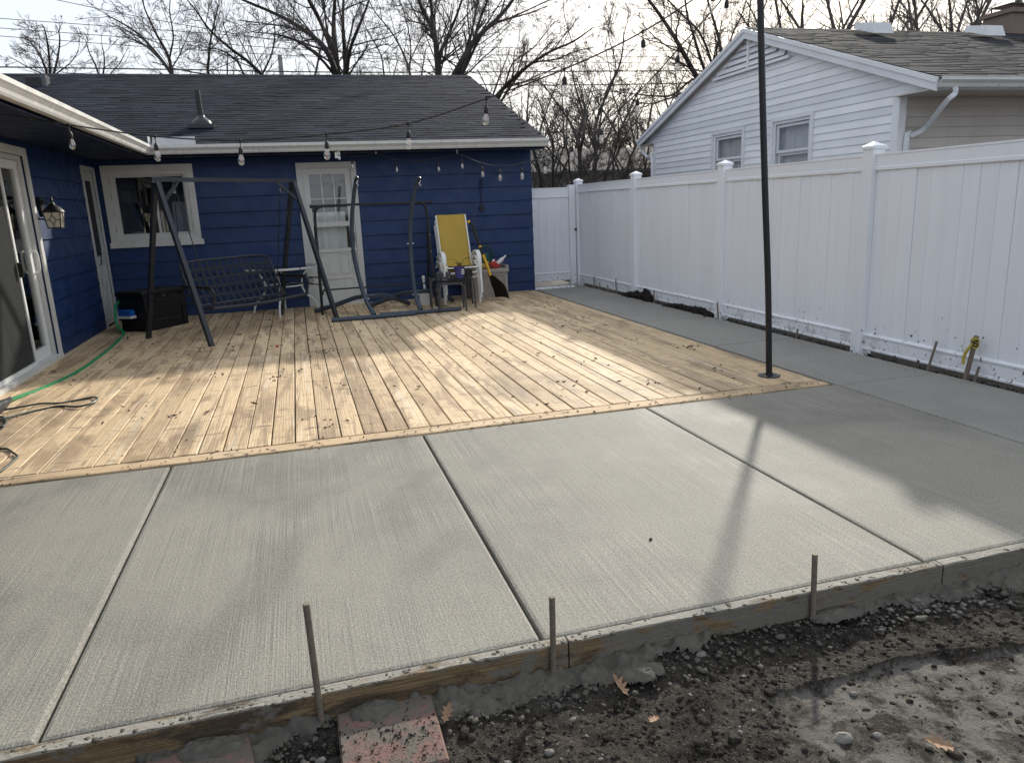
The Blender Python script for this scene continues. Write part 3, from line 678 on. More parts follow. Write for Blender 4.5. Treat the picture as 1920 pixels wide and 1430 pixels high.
m = MB(); m.box(-1.955, RX, 12.02, 12.10, 2.524, 2.531); m.box(-1.955, -1.87, -3, 11.98, 2.5245, 2.5315); m.build('drip_edge', M['alu'], house)
m = MB(); m.box(-1.70, -1.26, 12.045, 12.05, 2.50, 2.64); m.box(-1.86, -1.855, 11.85, 12.03, 2.50, 2.64); m.add([(-1.855, 12.045, 2.5), (-1.70, 12.045, 2.5), (-1.70, 12.045, 2.64), (-1.82, 12.045, 2.64), (-1.855, 12.05, 2.5), (-1.70, 12.05, 2.5), (-1.70, 12.05, 2.64), (-1.82, 12.05, 2.64)], [(0, 1, 2, 3), (7, 6, 5, 4), (0, 4, 5, 1), (2, 6, 7, 3), (3, 7, 4, 0)])
m.build('splash_guard', M['tin'], house)
m = MB(); m.add([(RX-.04, EY, EZ-.13), (RX-.04, RY, RZ-.13), (RX-.04, RY, RZ-.01), (RX-.04, EY, EZ-.01), (RX-.01, EY, EZ-.13), (RX-.01, RY, RZ-.13), (RX-.01, RY, RZ-.01), (RX-.01, EY, EZ-.01)], [(0, 1, 2, 3), (7, 6, 5, 4), (0, 4, 5, 1), (3, 2, 6, 7)]); m.build('rake_board', M['blue'], house)
def slope_slab(m, pts, t):
    n = len(pts); m.add([tuple(p) for p in pts]+[(p[0], p[1], p[2]-t) for p in pts], [tuple(range(n)), tuple(range(n, 2*n))[::-1]]+[(i, (i+1) % n, (i+1) % n+n, i+n) for i in range(n)])
m = MB(); slope_slab(m, [(-10.2, EY, EZ), (RX, EY, EZ), (RX, RY, RZ), (-10.2, RY, RZ)], .02); slope_slab(m, [(-10.2, RY, RZ), (RX, RY, RZ), (RX, 2*RY-EY, EZ), (-10.2, 2*RY-EY, EZ)], .02)
slope_slab(m, [(-1.90, -3.2, EZ), (-1.90, EY, EZ), (-6.0, EY+4.1, EZ+4.1*SL), (-6.0, -3.2, EZ+4.1*SL)], .02); slope_slab(m, [(-6.0, -3.2, EZ+4.1*SL), (-6, 16.2, EZ+4.1*SL), (-10.2, 16.2, EZ), (-10.2, -3.2, EZ)], .02)
roof = m.build('roof', M['shing'], house)
ang = math.atan(SL); ca, sa = math.cos(ang), math.sin(ang)
WID = [.17, .22, .27, .32, .38]; EXP = .143; sh_mesh = []
for wd in WID:
    m = MB(); t0, t1 = .0085, .003; w2 = wd/2-.0015; L = EXP*1.12
    m.add([(-w2, 0, 0), (w2, 0, 0), (w2, L, 0), (-w2, L, 0), (-w2, .0, t0), (w2, 0, t0), (w2, L, t1), (-w2, L, t1)], [(3, 2, 1, 0), (4, 5, 6, 7), (0, 1, 5, 4), (1, 2, 6, 5), (2, 3, 7, 6), (3, 0, 4, 7)])
    sh_mesh.append(m)
sm = [m.mesh('shingle', M['shing']) for m in sh_mesh]
rs = random.Random(77); items = []
rows = int((RY-EY)/ca/EXP)
for r in range(rows+1):
    x = -5.6+rs.random()*.3
    while x < RX-.02:
        k = rs.randrange(5); wd = min(WID[k], RX-x); k = min(range(5), key=lambda q: abs(WID[q]-wd)) if wd < WID[k] else k
        d = r*EXP+rs.choice((0, 0, 0, -.008, .006)); lift = rs.choice((0, .0012, .0024)); xc = x+WID[k]/2
        if xc+WID[k]/2 > RX+.01: break
        items.append((k, xc, EY+d*ca, EZ+d*sa+.001+lift)); x += WID[k]
vis = [q for q in items if q[1] > -2.2-(q[2]-12)*.25]; vis.sort(key=lambda q: q[2]); top300 = set(id(q) for q in vis[:300])
m = MB(); proto = {}
for q in items:
    k, xc, yy, zz = q
    if id(q) in top300:
        o = link_mesh('shingle', sm[k], roof, (xc, yy, zz)); o.rotation_euler = (ang, rs.uniform(-.004, .004), 0)
    else:
        m.add([(p[0]+xc, yy+p[1]*ca-p[2]*sa, zz+p[1]*sa+p[2]*ca) for p in sh_mesh[k].v], sh_mesh[k].f)
tag(m.build('shingles', M['shing'], roof), kind='stuff')
m = MB()
for i in range(40):
    x = RX-.12-i*.24; m.add([(x-.15, RY-.13, RZ-.03), (x+.12, RY-.13, RZ-.035), (x+.12, RY, RZ+.016), (x-.15, RY, RZ+.022), (x+.12, RY+.13, RZ-.035), (x-.15, RY+.13, RZ-.03)], [(0, 1, 2, 3), (3, 2, 4, 5)])
m.build('ridge_cap', M['shing'], roof)
# plumbing vent and bathroom vent on the roof
pv = Vector((-1.235, 13.05, EZ+(13.05-EY)*SL))
m = MB(); m.lathe((pv.x, pv.y, pv.z+.025), [(.15, 0), (.145, .045), (.12, .075), (.08, .105), (.055, .13), (.05, .15)], 20); m.box(pv.x-.19, pv.x+.19, pv.y-.17, pv.y+.06, pv.z-.03, pv.z+.026)
vp = m.build('vent_flashing', M['gunmetal'], roof, True)
MB().tube([(pv.x, pv.y, pv.z+.05), (pv.x-.012, pv.y+.02, pv.z+.54)], .042, 14).build('vent_pipe', M['black'], vp, True)
q = at(68, 152, 16.3); zq = EZ+(q.y-EY)*SL
m = MB(); m.box(q.x-.13, q.x+.13, q.y-.16, q.y+.16, zq-.08, zq+.13, .03); m.build('roof_vent', M['black'], roof); MB().box(q.x+.131, q.x+.20, q.y-.17, q.y+.1, zq-.05, zq+.15).build('vent_flap', M['greymetal'], roof)
# ------------------------------------------------------------------ white fence
XFc = 5.06; posts = [13.17, 10.72, 8.23, 5.78, 3.33, .88, -1.57]
fence = thing('vinyl_fence', (XFc, 5.78, 0), 'tall white vinyl privacy fence running beside the concrete walkway', 'fence')
fence_post = MB().box(-.063, .063, -.063, .063, -.1, 1.85, .003).mesh('post', M['vinyl'])
cap_m = MB(); cap_m.box(-.072, .072, -.072, .072, 1.846, 1.872); cap_m.add([(-.072, -.072, 1.8722), (.072, -.072, 1.8722), (.072, .072, 1.8722), (-.072, .072, 1.8722), (0, 0, 1.912)], [(0, 1, 4), (1, 2, 4), (2, 3, 4), (3, 0, 4)]); cap_me = cap_m.mesh('post_cap', M['vinyl'])
for y in posts:
    p = link_mesh('post', fence_post, fence, (XFc, y, 0)); link_mesh('post_cap', cap_me, p, (XFc, y, 0))
pk = MB(); hw = .0765; pk.extrude([(-hw, -.0115), (-hw+.003, -.014), (hw-.003, -.014), (hw, -.0115), (hw, .012), (-hw, .012)], (0, 0, .12), (0, 0, 1.70), (0, 1, 0), (1, 0, 0)); pk_me = pk.mesh('picket', M['vinyl'])
rail_t = [(-.026, 1.655), (-.030, 1.66), (-.030, 1.685), (-.024, 1.690), (-.024, 1.78), (-.030, 1.785), (-.030, 1.80), (.03, 1.80), (.03, 1.655)]
rail_b = [(-.026, .03), (-.030, .035), (-.030, .05), (-.024, .056), (-.024, .15), (-.030, .156), (-.034, .172), (-.024, .186), (.03, .186), (.03, .03)]
for a, b in zip(posts[1:], posts[:-1]):
    y0, y1 = a+.063, b-.063
    MB().extrude(rail_t, (XFc, y0, 0), (XFc, y1, 0), (1, 0, 0), (0, 0, 1)).build('top_rail', M['vinyl'], fence)
    MB().extrude(rail_b, (XFc, y0, 0), (XFc, y1, 0), (1, 0, 0), (0, 0, 1)).build('bottom_rail', M['vinyl'], fence)
    n = int((y1-y0)/.1535); st = (y1-y0)/n
    for k in range(n): o = link_mesh('picket', pk_me, fence, (XFc+.003+R.uniform(-.0012, .0012), y0+st*(k+.5), 0)); o.scale = (1, st/.1545, 1); o.rotation_euler = (R.uniform(-.0012, .0012), R.uniform(-.003, .003), R.uniform(-.002, .002))
gate = thing('vinyl_gate', (4.5, 13.17, 0), 'white vinyl gate closing the gap between blue house and fence', 'gate')
gx0, gx1 = 4.03, 4.975
m = MB(); m.box(4.86, 4.972, 13.12, 13.22, .0, 1.80); m.build('gate_post', M['vinyl'], gate)
gt = [(-.026, 1.58), (-.03, 1.6), (-.024, 1.61), (-.024, 1.74), (-.03, 1.745), (-.03, 1.76), (.03, 1.76), (.03, 1.58)]
MB().extrude(gt, (3.99, 13.17, 0), (4.858, 13.17, 0), (0, 1, 0), (0, 0, 1)).build('top_rail', M['vinyl'], gate)
MB().extrude([(a, b+.05) for a, b in rail_b], (3.99, 13.17, 0), (4.858, 13.17, 0), (0, 1, 0), (0, 0, 1)).build('bottom_rail', M['vinyl'], gate)
for k in range(6):
    MB().extrude([(-.072, -.010), (-.068, -.014), (.068, -.014), (.072, -.010), (.072, .012), (-.072, .012)], (3.99+.0725+k*.145, 13.173, .16), (3.99+.0725+k*.145, 13.173, 1.66), (1, 0, 0), (0, 1, 0)).build('picket', M['vinyl'], gate)
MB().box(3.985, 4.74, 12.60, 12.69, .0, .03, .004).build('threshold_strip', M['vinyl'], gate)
MB().box(4.955, 4.985, 13.08, 13.12, .98, 1.02).build('latch', M['black'], gate)

# ------------------------------------------------------------------ white neighbour house
XW = 8.0; NY0, NY1 = 8.72, 15.95; NEY0, NEY1, NEZ = 8.02, 16.50, 2.835; NRY = (NEY0+NEY1)/2; NRZ = 4.305; NS = (NRZ-NEZ)/(NRY-NEY0); RK = 7.88; XB = 19.0
nb_ = thing('white_house', (XW, 12.4, 0), 'white sided neighbouring house with a gable end above the fence', 'house')
rl = lambda y: NEZ+(min(y, 2*NRY-y)-NEY0)*NS
m = MB(); m.box(XW+.002, XB, NY0+.002, NY0+.15, -.2, NEZ-.1); m.box(XW+.002, XB, NY1-.15, NY1, -.2, NEZ-.1); m.box(XB-.15, XB, NY0+.15, NY1-.15, -.2, NEZ-.1)
wall_n = wall_with_hole('Y', XW, .15, NY0+.15, NY1-.15, -.2, NEZ-.1, ((12.45, 13.40, 1.2, 2.62), (10.55, 11.48, 1.2, 2.64)), None)
m.add(wall_n.v, wall_n.f); m.add([(XW, NY0, NEZ-.1), (XW, NY1, NEZ-.1), (XW, NRY, NRZ-.16), (XW+.1, NY0, NEZ-.1), (XW+.1, NY1, NEZ-.1), (XW+.1, NRY, NRZ-.16)], [(0, 1, 2), (3, 5, 4), (0, 3, 4, 1), (1, 4, 5, 2), (2, 5, 3, 0)])
m.build('wall', M['wsiding'], nb_)
NW = [(12.33, 13.51, 1.1, 2.72), (10.44, 11.59, 1.1, 2.75)]
zb, pt_ = .4, .1155
siding(nb_, M['wsiding'], 'Y', XW, -1, NY0+.09, NY1-.06, zb, zb+pt_*20, pt_, [(a+.09, b-.09, c, d-.08) for a, b, c, d in NW], tb=.016, tt=.002, gap=.001)
zs = zb+pt_*20
def glim(z):
    y = NEY0+(z+.10-NEZ)/NS; lo = max(y, NEY0+.06) if z > NEZ-.2 else NY0; return (lo, 2*NRY-lo)
siding(nb_, M['wsiding'], 'Y', XW, -1, 0, 0, zs, NRZ-.12, pt_, (), glim, tb=.016, tt=.002, gap=.001)
siding(nb_, M['shadesiding'], 'X', NY0, -1, XW+.02, XB, .4, NEZ-.05, .135, (), None, tb=.016, tt=.002, gap=.001)
m = MB(); m.box(XW-.03, XW+.001, NY0-.03, NY0+.09, .3, NEZ-.13); m.box(XW+.001, XW+.09, NY0-.03, NY0-.001, .3, NEZ-.13); m.build('corner_post', M['wtrim'], nb_)
MB().box(XW-.03, XW+.001, NY1-.06, NY1+.03, .3, NEZ-.13).build('corner_post', M['wtrim'], nb_)
for (a, b, c, d_) in NW:
    w = rect_frame(MB(), 'Y', XW-.004, -1, a+.02, b-.02, c, d_-.02, .065, .03).build('window', M['wtrim'], nb_)
    rect_frame(MB(), 'Y', XW+.01, -1, a+.085, b-.085, c+.085, d_-.085, .05, .02).build('frame', M['wtrim'], w)
    mid = 2.17
    s1 = rect_frame(MB(), 'Y', XW+.05, -1, a+.14, b-.14, mid-.02, d_-.145, .045, .03).build('sash', M['wtrim'], w); MB().box(XW+.03, XW+.034, a+.18, b-.18, mid+.02, d_-.185).build('pane', M['glass2'], s1)
    s2 = rect_frame(MB(), 'Y', XW+.09, -1, a+.14, b-.14, c+.14, mid-.021, .045, .03).build('sash', M['wtrim'], w); MB().box(XW+.07, XW+.074, a+.18, b-.18, c+.18, mid-.06).build('pane', M['glass2'], s2)
    curtain(a+.12, b-.12, XW+.13, c, d_-.1, M['litcurtain'], w, .02, 'Y', 26)
    MB().box(XW+.5, XW+.52, a-.3, b+.3, .9, 2.7).build('room_lining', M['interior'], w)
# louvred triangular gable vent
gv0, gv1 = 11.15, 2*NRY-11.15; zv0 = NEZ+(gv0-NEY0)*NS-.26
gv = MB(); ztop = NRZ-.16
gv.add([(XW-.018, gv0, zv0), (XW-.018, gv1, zv0), (XW-.018, NRY, ztop), (XW-.003, gv0, zv0), (XW-.003, gv1, zv0), (XW-.003, NRY, ztop)], [(0, 1, 2), (3, 5, 4), (0, 3, 4, 1), (1, 4, 5, 2), (2, 5, 3, 0)])
gv = gv.build('gable_vent', M['shadesiding'], nb_)
k = 0; z = zv0+.02
while z < ztop-.06:
    f0 = (z-zv0)/(ztop-zv0); ya, yb = gv0+(NRY-gv0)*f0+.03, gv1-(gv1-NRY)*f0-.03
    if yb-ya > .1:
        m = MB(); m.add([(XW-.022, ya, z+.085), (XW-.022, yb, z+.085), (XW-.06, yb, z), (XW-.06, ya, z), (XW-.030, ya, z+.090), (XW-.030, yb, z+.090), (XW-.066, yb, z+.006), (XW-.066, ya, z+.006)], [(0, 1, 2, 3), (7, 6, 5, 4), (0, 4, 5, 1), (2, 6, 7, 3), (0, 3, 7, 4), (1, 5, 6, 2)]); m.build('louvre', M['wtrim'], gv)
    z += .10
m = MB(); m.box(XW-.075, XW-.02, NRY-.025, NRY+.025, zv0, ztop); m.box(XW-.07, XW-.02, gv0-.05, gv1+.05, zv0-.045, zv0); m.build('vent_frame', M['wtrim'], gv)
# roof: two slopes, rake boards, soffit
m = MB(); slope_slab(m, [(RK, NEY0, NEZ), (XB+.3, NEY0, NEZ), (XB+.3, NRY, NRZ), (RK, NRY, NRZ)], .02); slope_slab(m, [(RK, NRY, NRZ), (XB+.3, NRY, NRZ), (XB+.3, NEY1, NEZ), (RK, NEY1, NEZ)], .02); nroof = m.build('roof', M['shing2'], nb_)
na = math.atan(NS); nc, ns = math.cos(na), math.sin(na); m = MB(); rr_ = random.Random(3)
for r in range(int((NRY-NEY0)/nc/.14)+1):
    x = RK-.02
    while x < XB:
        wd = rr_.uniform(.18, .42); L = .155; d0 = r*.14+rr_.choice((0, -.01, .008)); t0 = rr_.choice((.011, .014, .008)); yy, zz = NEY0-.02+d0*nc, NEZ-.008+d0*ns
        m.add([(px, yy+py*nc-pz*ns, zz+py*ns+pz*nc) for px, py, pz in ((x, 0, 0), (x+wd, 0, 0), (x+wd, 0, t0), (x, 0, t0), (x, L, .004), (x+wd, L, .004))], [(0, 1, 2, 3), (3, 2, 5, 4)]); x += wd+.002
tag(m.build('shingles', M['shing2'], nroof), kind='stuff')
def rake(y0, z0, y1, z1, x0, x1, h0, h1):
    v = [(x0, y0, z0-h0), (x0, y1, z1-h0), (x0, y1, z1-h1), (x0, y0, z0-h1), (x1, y0, z0-h0), (x1, y1, z1-h0), (x1, y1, z1-h1), (x1, y0, z0-h1)]
    return MB().add(v, [(0, 1, 2, 3), (7, 6, 5, 4), (0, 4, 5, 1), (2, 6, 7, 3), (0, 3, 7, 4), (1, 5, 6, 2)])
for y0, y1 in ((NEY0-.04, NRY), (NEY1+.04, NRY)):
    a = rake(y0, NEZ-.012, y1, NRZ+.002, RK-.03, RK-.003, .005, .17).build('rake_board', M['wtrim'], nb_); rake(y0, NEZ-.012, y1, NRZ+.002, RK-.05, RK-.0305, .005, .07).build('rake_moulding', M['wtrim'], a)
    rake(y0, NEZ-.012, y1, NRZ+.002, RK-.003, XW-.019, .125, .14).build('rake_soffit', M['shadesiding'], nb_)
m = MB(); m.box(RK-.003, XB, NEY0+.03, NY0, NEZ-.155, NEZ-.14); m.build('eave_soffit', M['shadesiding'], nb_); MB().box(RK-.003, XB, NY1, NEY1-.03, NEZ-.155, NEZ-.14).build('eave_soffit', M['shadesiding'], nb_)
m = MB(); m.box(RK, XB, NEY0+.0, NEY0+.03, NEZ-.16, NEZ-.022); m.box(RK, XB, NEY1-.03, NEY1, NEZ-.16, NEZ-.022); m.build('fascia', M['wtrim'], nb_)
gn = MB().extrude(gp_, (RK-.02, NEY0-.002, NEZ-.145), (XB, NEY0-.002, NEZ-.145), (0, -1, 0), (0, 0, 1)).build('gutter', M['alu'], nb_)
m = MB()
for i in range(30): m.box(RK+.02+i*.38, RK+.38+i*.38, NEY0-.122, NEY0+.1, NEZ-.018+.0005*(i % 2), NEZ-.012+.0005*(i % 2))
m.build('gutter_guard', M['tin'], gn)
MB().extrude(gp_, (RK-.02, NEY1+.002, NEZ-.145), (XB, NEY1+.002, NEZ-.145), (0, 1, 0), (0, 0, 1)).build('gutter', M['alu'], nb_)
e0 = at(1792, 158, NEY0-.06); xd = e0.x
ds = catmull([(xd, NEY0-.06, NEZ-.14), (xd, NEY0-.06, NEZ-.22), (xd-.04, NEY0+.02, NEZ-.30), (XW+.35, NY0-.12, NEZ-.55), (XW+.15, NY0-.07, NEZ-.66), (XW+.10, NY0-.07, NEZ-.76), (XW+.10, NY0-.07, .3)], 4)
MB().tube(ds, .042, 4).build('downspout', M['wtrim'], nb_)
MB().tube(catmull([(RK+.1, NEY1+.06, NEZ-.14), (RK+.1, NEY1+.06, NEZ-.25), (XW-.03, NY1+.3, NEZ-.42), (XW-.02, NY1+.09, NEZ-.55), (XW-.02, NY1+.09, .3)], 3), .042, 4).build('downspout', M['wtrim'], nb_)
for px in (1637, 1846):
    q = at(px, 62, NRY-.55); zq = NRZ-.55*NS
    m = MB(); m.add([(q.x-.22, q.y-.25, zq-.02), (q.x+.22, q.y-.25, zq-.02), (q.x+.22, q.y+.25, zq+.15), (q.x-.22, q.y+.25, zq+.15), (q.x-.18, q.y-.2, zq+.16), (q.x+.18, q.y-.2, zq+.16), (q.x+.20, q.y+.22, zq+.24), (q.x-.20, q.y+.22, zq+.24)], [(3, 2, 1, 0), (4, 5, 6, 7), (0, 1, 5, 4), (1, 2, 6, 5), (2, 3, 7, 6), (3, 0, 4, 7)])
    v = m.build('roof_vent', M['tin'], nroof)
q = at(1900, 60, NRY+.4); m = MB(); m.box(q.x-.42, q.x+.5, NRY+.1, NRY+.75, NRZ-.6, NRZ+.42)
ch = m.build('chimney', M['chim'], nroof); m = MB(); m.box(q.x-.47, q.x+.55, NRY+.05, NRY+.80, NRZ+.42, NRZ+.50); m.build('crown', M['chim'], ch)
m = MB(); m.box(q.x-.35, q.x+.43, NRY+.18, NRY+.68, NRZ+.60, NRZ+.62)
for dx in (-.33, .40):
    for dy in (.2, .65): m.box(q.x+dx, q.x+dx+.02, NRY+dy, NRY+dy+.02, NRZ+.50, NRZ+.601)
m.build('chimney_cap', M['black'], ch)

# ------------------------------------------------------------------ far house behind the gate, utility pole, cables
fh = thing('far_house', (11.0, 30, -.1), 'dark distant house half hidden by bare brush beyond the gate', 'house')
a, b = at(1040, 345, 30), at(1240, 345, 30); zr = at(1150, 277, 33).z; ze = at(1150, 318, 29.4).z
MB().box(a.x-1.5, b.x+8, 30, 36, -.2, ze).build('wall', M['farwall'], fh)
m = MB(); slope_slab(m, [(a.x-1.9, 29.4, ze), (b.x+8.4, 29.4, ze), (b.x+8.4, 33, zr), (a.x-1.9, 33, zr)], .1); slope_slab(m, [(a.x-1.9, 33, zr), (b.x+8.4, 33, zr), (b.x+8.4, 36.6, ze), (a.x-1.9, 36.6, ze)], .1); m.build('roof', M['farroof'], fh)
for px in (1075, 1140, 1200):
    q = at(px, 335, 30); w = rect_frame(MB(), 'X', 30, -1, q.x-.5, q.x+.5, 1.0, 2.1, .08, .04).build('window', M['wtrim'], fh); MB().box(q.x-.42, q.x+.42, 29.98, 29.99, 1.08, 2.02).build('pane', M['interior'], w)
up_ = MB().tube([(.13, 40, -.2), (.13, 40, 8.95)], [.15, .11], 10).build('utility_pole', M['polegrey'], loc=(.13, 40, -.2)); tag(up_, 'grey top of a utility pole behind the dark roof ridge', 'utility pole')
lines = [((0, 35), (350, 60), (700, 84), (1300, 96), 'topmost thin overhead wire of those starting at the left edge'), ((0, 53), (350, 78), (700, 99), (1300, 108), 'second overhead wire from the top at the left edge'),
         ((0, 68), (350, 93), (700, 110), (1300, 120), 'third overhead wire from the top at the left edge'), ((0, 126), (350, 131), (700, 136), (1300, 133), 'thick overhead cable passing just above the dark roof ridge'),
         ((105, 0), (240, 28), (420, 60), (700, 106), 'overhead wire slanting down from the top edge at the left'), ((870, 158), (1000, 160), (1150, 159), (1300, 156), 'overhead cable crossing behind the brush right of the dark roof')]
for *pp, lab in lines:
    P = [at(x, y, 38) for x, y in pp]; d0, d1 = P[0]-P[1], P[-1]-P[-2]
    if lab.startswith('overhead cable'): P = P+[P[-1]+d1*3]
    else: P = [P[0]+d0*2]+P+[P[-1]+d1*1.5]
    thick = 'thick' in lab or 'cable' in lab
    tag(MB().tube(catmull(P, 8), .028 if thick else .014, 5).build('power_line', M['rubber'], loc=P[0]), lab, 'power line', 'power lines behind the house')
# ------------------------------------------------------------------ porch swing
def sub(t, mat, pts, r, name, n=8, sm=True): return MB().tube(pts, r, n).build(name, mat, t, sm)
A1, A2 = Vector((-1.53, 9.90, 1.96)), Vector((.03, 11.25, 1.95)); su = (A2-A1); su.z = 0; su.normalize(); sn = Vector((su.y, -su.x, 0))
sw = thing('porch_swing', (-.75, 10.57, 0), 'dark metal A-frame porch swing with strapped bench seat, without cushions', 'swing')
feet = [(Vector((-1.98, 10.45, 0)), Vector((-1.10, 9.35, 0)), A1), (Vector((-.35, 11.74, 0)), Vector((.44, 10.77, 0)), A2)]
MB().bar(A1-su*.06, A2+su*.06, .048, .05).build('top_beam', M['gunmetal'], sw)
for fa, fb, ap in feet:
    for f in (fa, fb):
        d = (f-ap).normalized(); top = ap+d*.02+(f-ap)*.0
        MB().bar(Vector((top.x, top.y, 1.97))+(f-ap)*.02, f+Vector((0, 0, .0)), .05, .055, su).build('leg', M['gunmetal'], sw)
    sg = 1 if ap is A1 else -1
    b0 = ap+su*sg*.30+Vector((0, 0, -.01)); MB().bar(b0, ap+(fb-ap)*.14, .02, .035).build('brace', M['gunmetal'], sw)
    for z, r_ in ((.60, .010), (.50, .008)):
        t = 1-z/ap.z; p, q = ap+(fa-ap)*t, ap+(fb-ap)*t; MB().tube([p, q], r_, 6).build('side_rod', M['black'], sw)
    t = 1-.55/ap.z; p, q = ap+(fa-ap)*t, ap+(fb-ap)*t; tray = thing_tray = MB()
    for k in range(9):                                   # scrollwork panel between the rods
        c = p+(q-p)*(.30+.05*k); ring = [c+(q-p).normalized()*(.024*math.cos(a))+Vector((0, 0, .04*math.sin(a))) for a in np.linspace(0, 2*math.pi, 11)[:-1]]; tray.tube(ring, .005, 4, closed=True)
    tray.build('scroll_panel', M['black'], sw)
    for fo in (fa, fb): MB().lathe((fo.x, fo.y, 0), [(.03, 0), (.03, .012)], 8).build('foot_pad', M['black'], sw)
C = Vector((-.75, 10.57, 0)); HL = .70
def bp(u, n_, z): return C+su*u+sn*n_+Vector((0, 0, z))
seat = thing
prof = [(-.30, .93), (-.27, .86), (-.20, .70), (-.12, .52), (-.06, .42), (.0, .385), (.12, .375), (.27, .395), (.33, .41)]
fr = MB().tube(catmull([bp(-HL, .33, .41), bp(-HL, .1, .37), bp(-HL, -.06, .42), bp(-HL, -.2, .70), bp(-HL, -.27, .86), bp(-HL+.09, -.30, .945), bp(0, -.30, .955), bp(HL-.09, -.30, .945), bp(HL, -.27, .86), bp(HL, -.2, .70), bp(HL, -.06, .42), bp(HL, .1, .37), bp(HL, .33, .41)], 4), .015, 8).build('seat_frame', M['gunmetal'], sw, True)
MB().tube([bp(-HL-.06, .35, .40), bp(-.2, .35, .375), bp(.2, .35, .375), bp(HL+.06, .35, .40)], .021, 8).build('front_rail', M['gunmetal'], sw, True)
MB().tube([bp(-HL, -.05, .405), bp(HL, -.05, .405)], .014, 8).build('seat_rail', M['gunmetal'], sw, True)
for k in range(13):
    u = -HL+.08+k*(2*HL-.16)/12; m = MB(); P = catmull([bp(u, a, z) for a, z in prof], 2); hw_ = .021
    for p in P: m.v += [tuple(p-su*hw_), tuple(p+su*hw_), tuple(p+su*hw_+sn*.004+Vector((0, 0, .003))), tuple(p-su*hw_+sn*.004+Vector((0, 0, .003)))]
    for i in range(len(P)-1):
        for j in range(4): m.f.append((4*i+j, 4*i+(j+1) % 4, 4*i+4+(j+1) % 4, 4*i+4+j))
    m.build('strap', M['strap'], sw)
for a, z in ((-.265, .835), (-.215, .72), (-.165, .61), (-.115, .50), (.05, .382), (.17, .385)):
    q = Vector((0, 0, .02)) if a < 0 else sn*.02
    m = MB(); o = sn*.005+Vector((0, 0, .005)); hv = (sn*.010+Vector((0, 0, -.020))) if a < 0 else sn*.021
    p0, p1 = bp(-HL, a, z)+o, bp(HL, a, z)+o
    m.add([p0-hv, p0+hv, p1+hv, p1-hv, p0-hv+o*.5, p0+hv+o*.5, p1+hv+o*.5, p1-hv+o*.5], [(0, 1, 2, 3), (7, 6, 5, 4), (0, 4, 5, 1), (2, 6, 7, 3), (0, 3, 7, 4), (1, 5, 6, 2)]); m.build('strap', M['strap'], sw)
for s in (-1, 1):
    u = s*(HL+.05)
    P = catmull([bp(u, -.24, .66), bp(u, -.05, .645), bp(u, .2, .65), bp(u, .36, .64), bp(u, .42, .60), bp(u, .40, .50), bp(u, .36, .40)], 3)
    MB().tube(P, .018, 8).build('armrest', M['gunmetal'], sw, True)
    ar = MB().bar(bp(u, -.2, .665), bp(u, .38, .662), .055, .018).build('arm_pad', M['black'], sw)
    ap = A1 if s < 0 else A2; hp = ap-su*s*.22
    MB().tube([hp+Vector((0, 0, -.03)), bp(u, -.2, .66)], .006, 5).build('hanger_rod', M['black'], sw)
    MB().tube([hp+Vector((0, 0, -.03)), bp(u, .30, .65)], .006, 5).build('hanger_rod', M['black'], sw)
    m = MB()
    for k in range(5): m.tube([hp+Vector((0, 0, -.02-.03*k))+Vector((.012*math.cos(t), .012*math.sin(t)*(k % 2), .02*math.sin(t))) for t in np.linspace(0, 6.28, 9)[:-1]], .004, 4, closed=True)
    m.build('chain', M['brush'], sw)

# ------------------------------------------------------------------ hammock chair stands
def stand(x, bx0, bx1, by, up, arc, label):
    t = thing('hammock_chair_stand', (x, by, 0), label, 'stand', 'hammock chair stands')
    MB().tube([(bx0, by, .036), ((bx0+bx1)/2-.01, by, .036)], .036, 12).build('base_bar', M['slate'], t, True); MB().tube([((bx0+bx1)/2-.01, by, .034), (bx1, by+.02, .034)], .031, 12).build('base_bar', M['slate'], t, True)
    P = catmull(up, 4); MB().tube(P, [.034-.008*i/(len(P)-1) for i in range(len(P))], 12).build('upright', M['slate'], t, True)
    MB().tube(catmull(arc, 5), .034, 12).build('arched_foot', M['slate'], t, True)
    e = P[-1]; MB().lathe((e.x, e.y, e.z-.02), [(.012, -.02), (.03, 0), (.03, .03), (.012, .05)], 12, (0, 0, 1)).build('end_cap', M['black'], t, True)
    h = [Vector((e.x, e.y-.03, e.z-.03-.02*k*.5))+Vector((.014*math.sin(k*1.3), 0, 0)) for k in range(8)]; MB().tube(h, .005, 5).build('hook', M['brush'], t)
    for q in (up[3], up[1]):
        for s in (-1, 1): MB().lathe((q[0]+s*.036, q[1]-.01, q[2]), [(.009, -.012), (.009, .012)], 6, (1, 0, 0)).build('bolt', M['brush'], t)
    c = arc[len(arc)//2]; MB().bar((c[0], c[1]-.02, c[2]-.0), (up[1][0], up[1][1]+.03, up[1][2]), .04, .04).build('bracket', M['slate'], t)
    return t
stand(.94, .35, 1.52, 10.53, [(.95, 10.60, .05), (.87, 10.88, .26), (.80, 11.00, .62), (.765, 11.02, .97), (.775, 10.98, 1.32), (.82, 10.85, 1.66), (.855, 10.72, 1.86), (.87, 10.62, 1.93)],
      [(.16, 11.70, .036), (.45, 11.55, .12), (.75, 11.32, .235), (.93, 11.08, .27), (1.15, 11.30, .25), (1.4, 11.50, .15), (1.60, 11.70, .045)], 'blue grey C-shaped hammock chair stand in front of the white door')
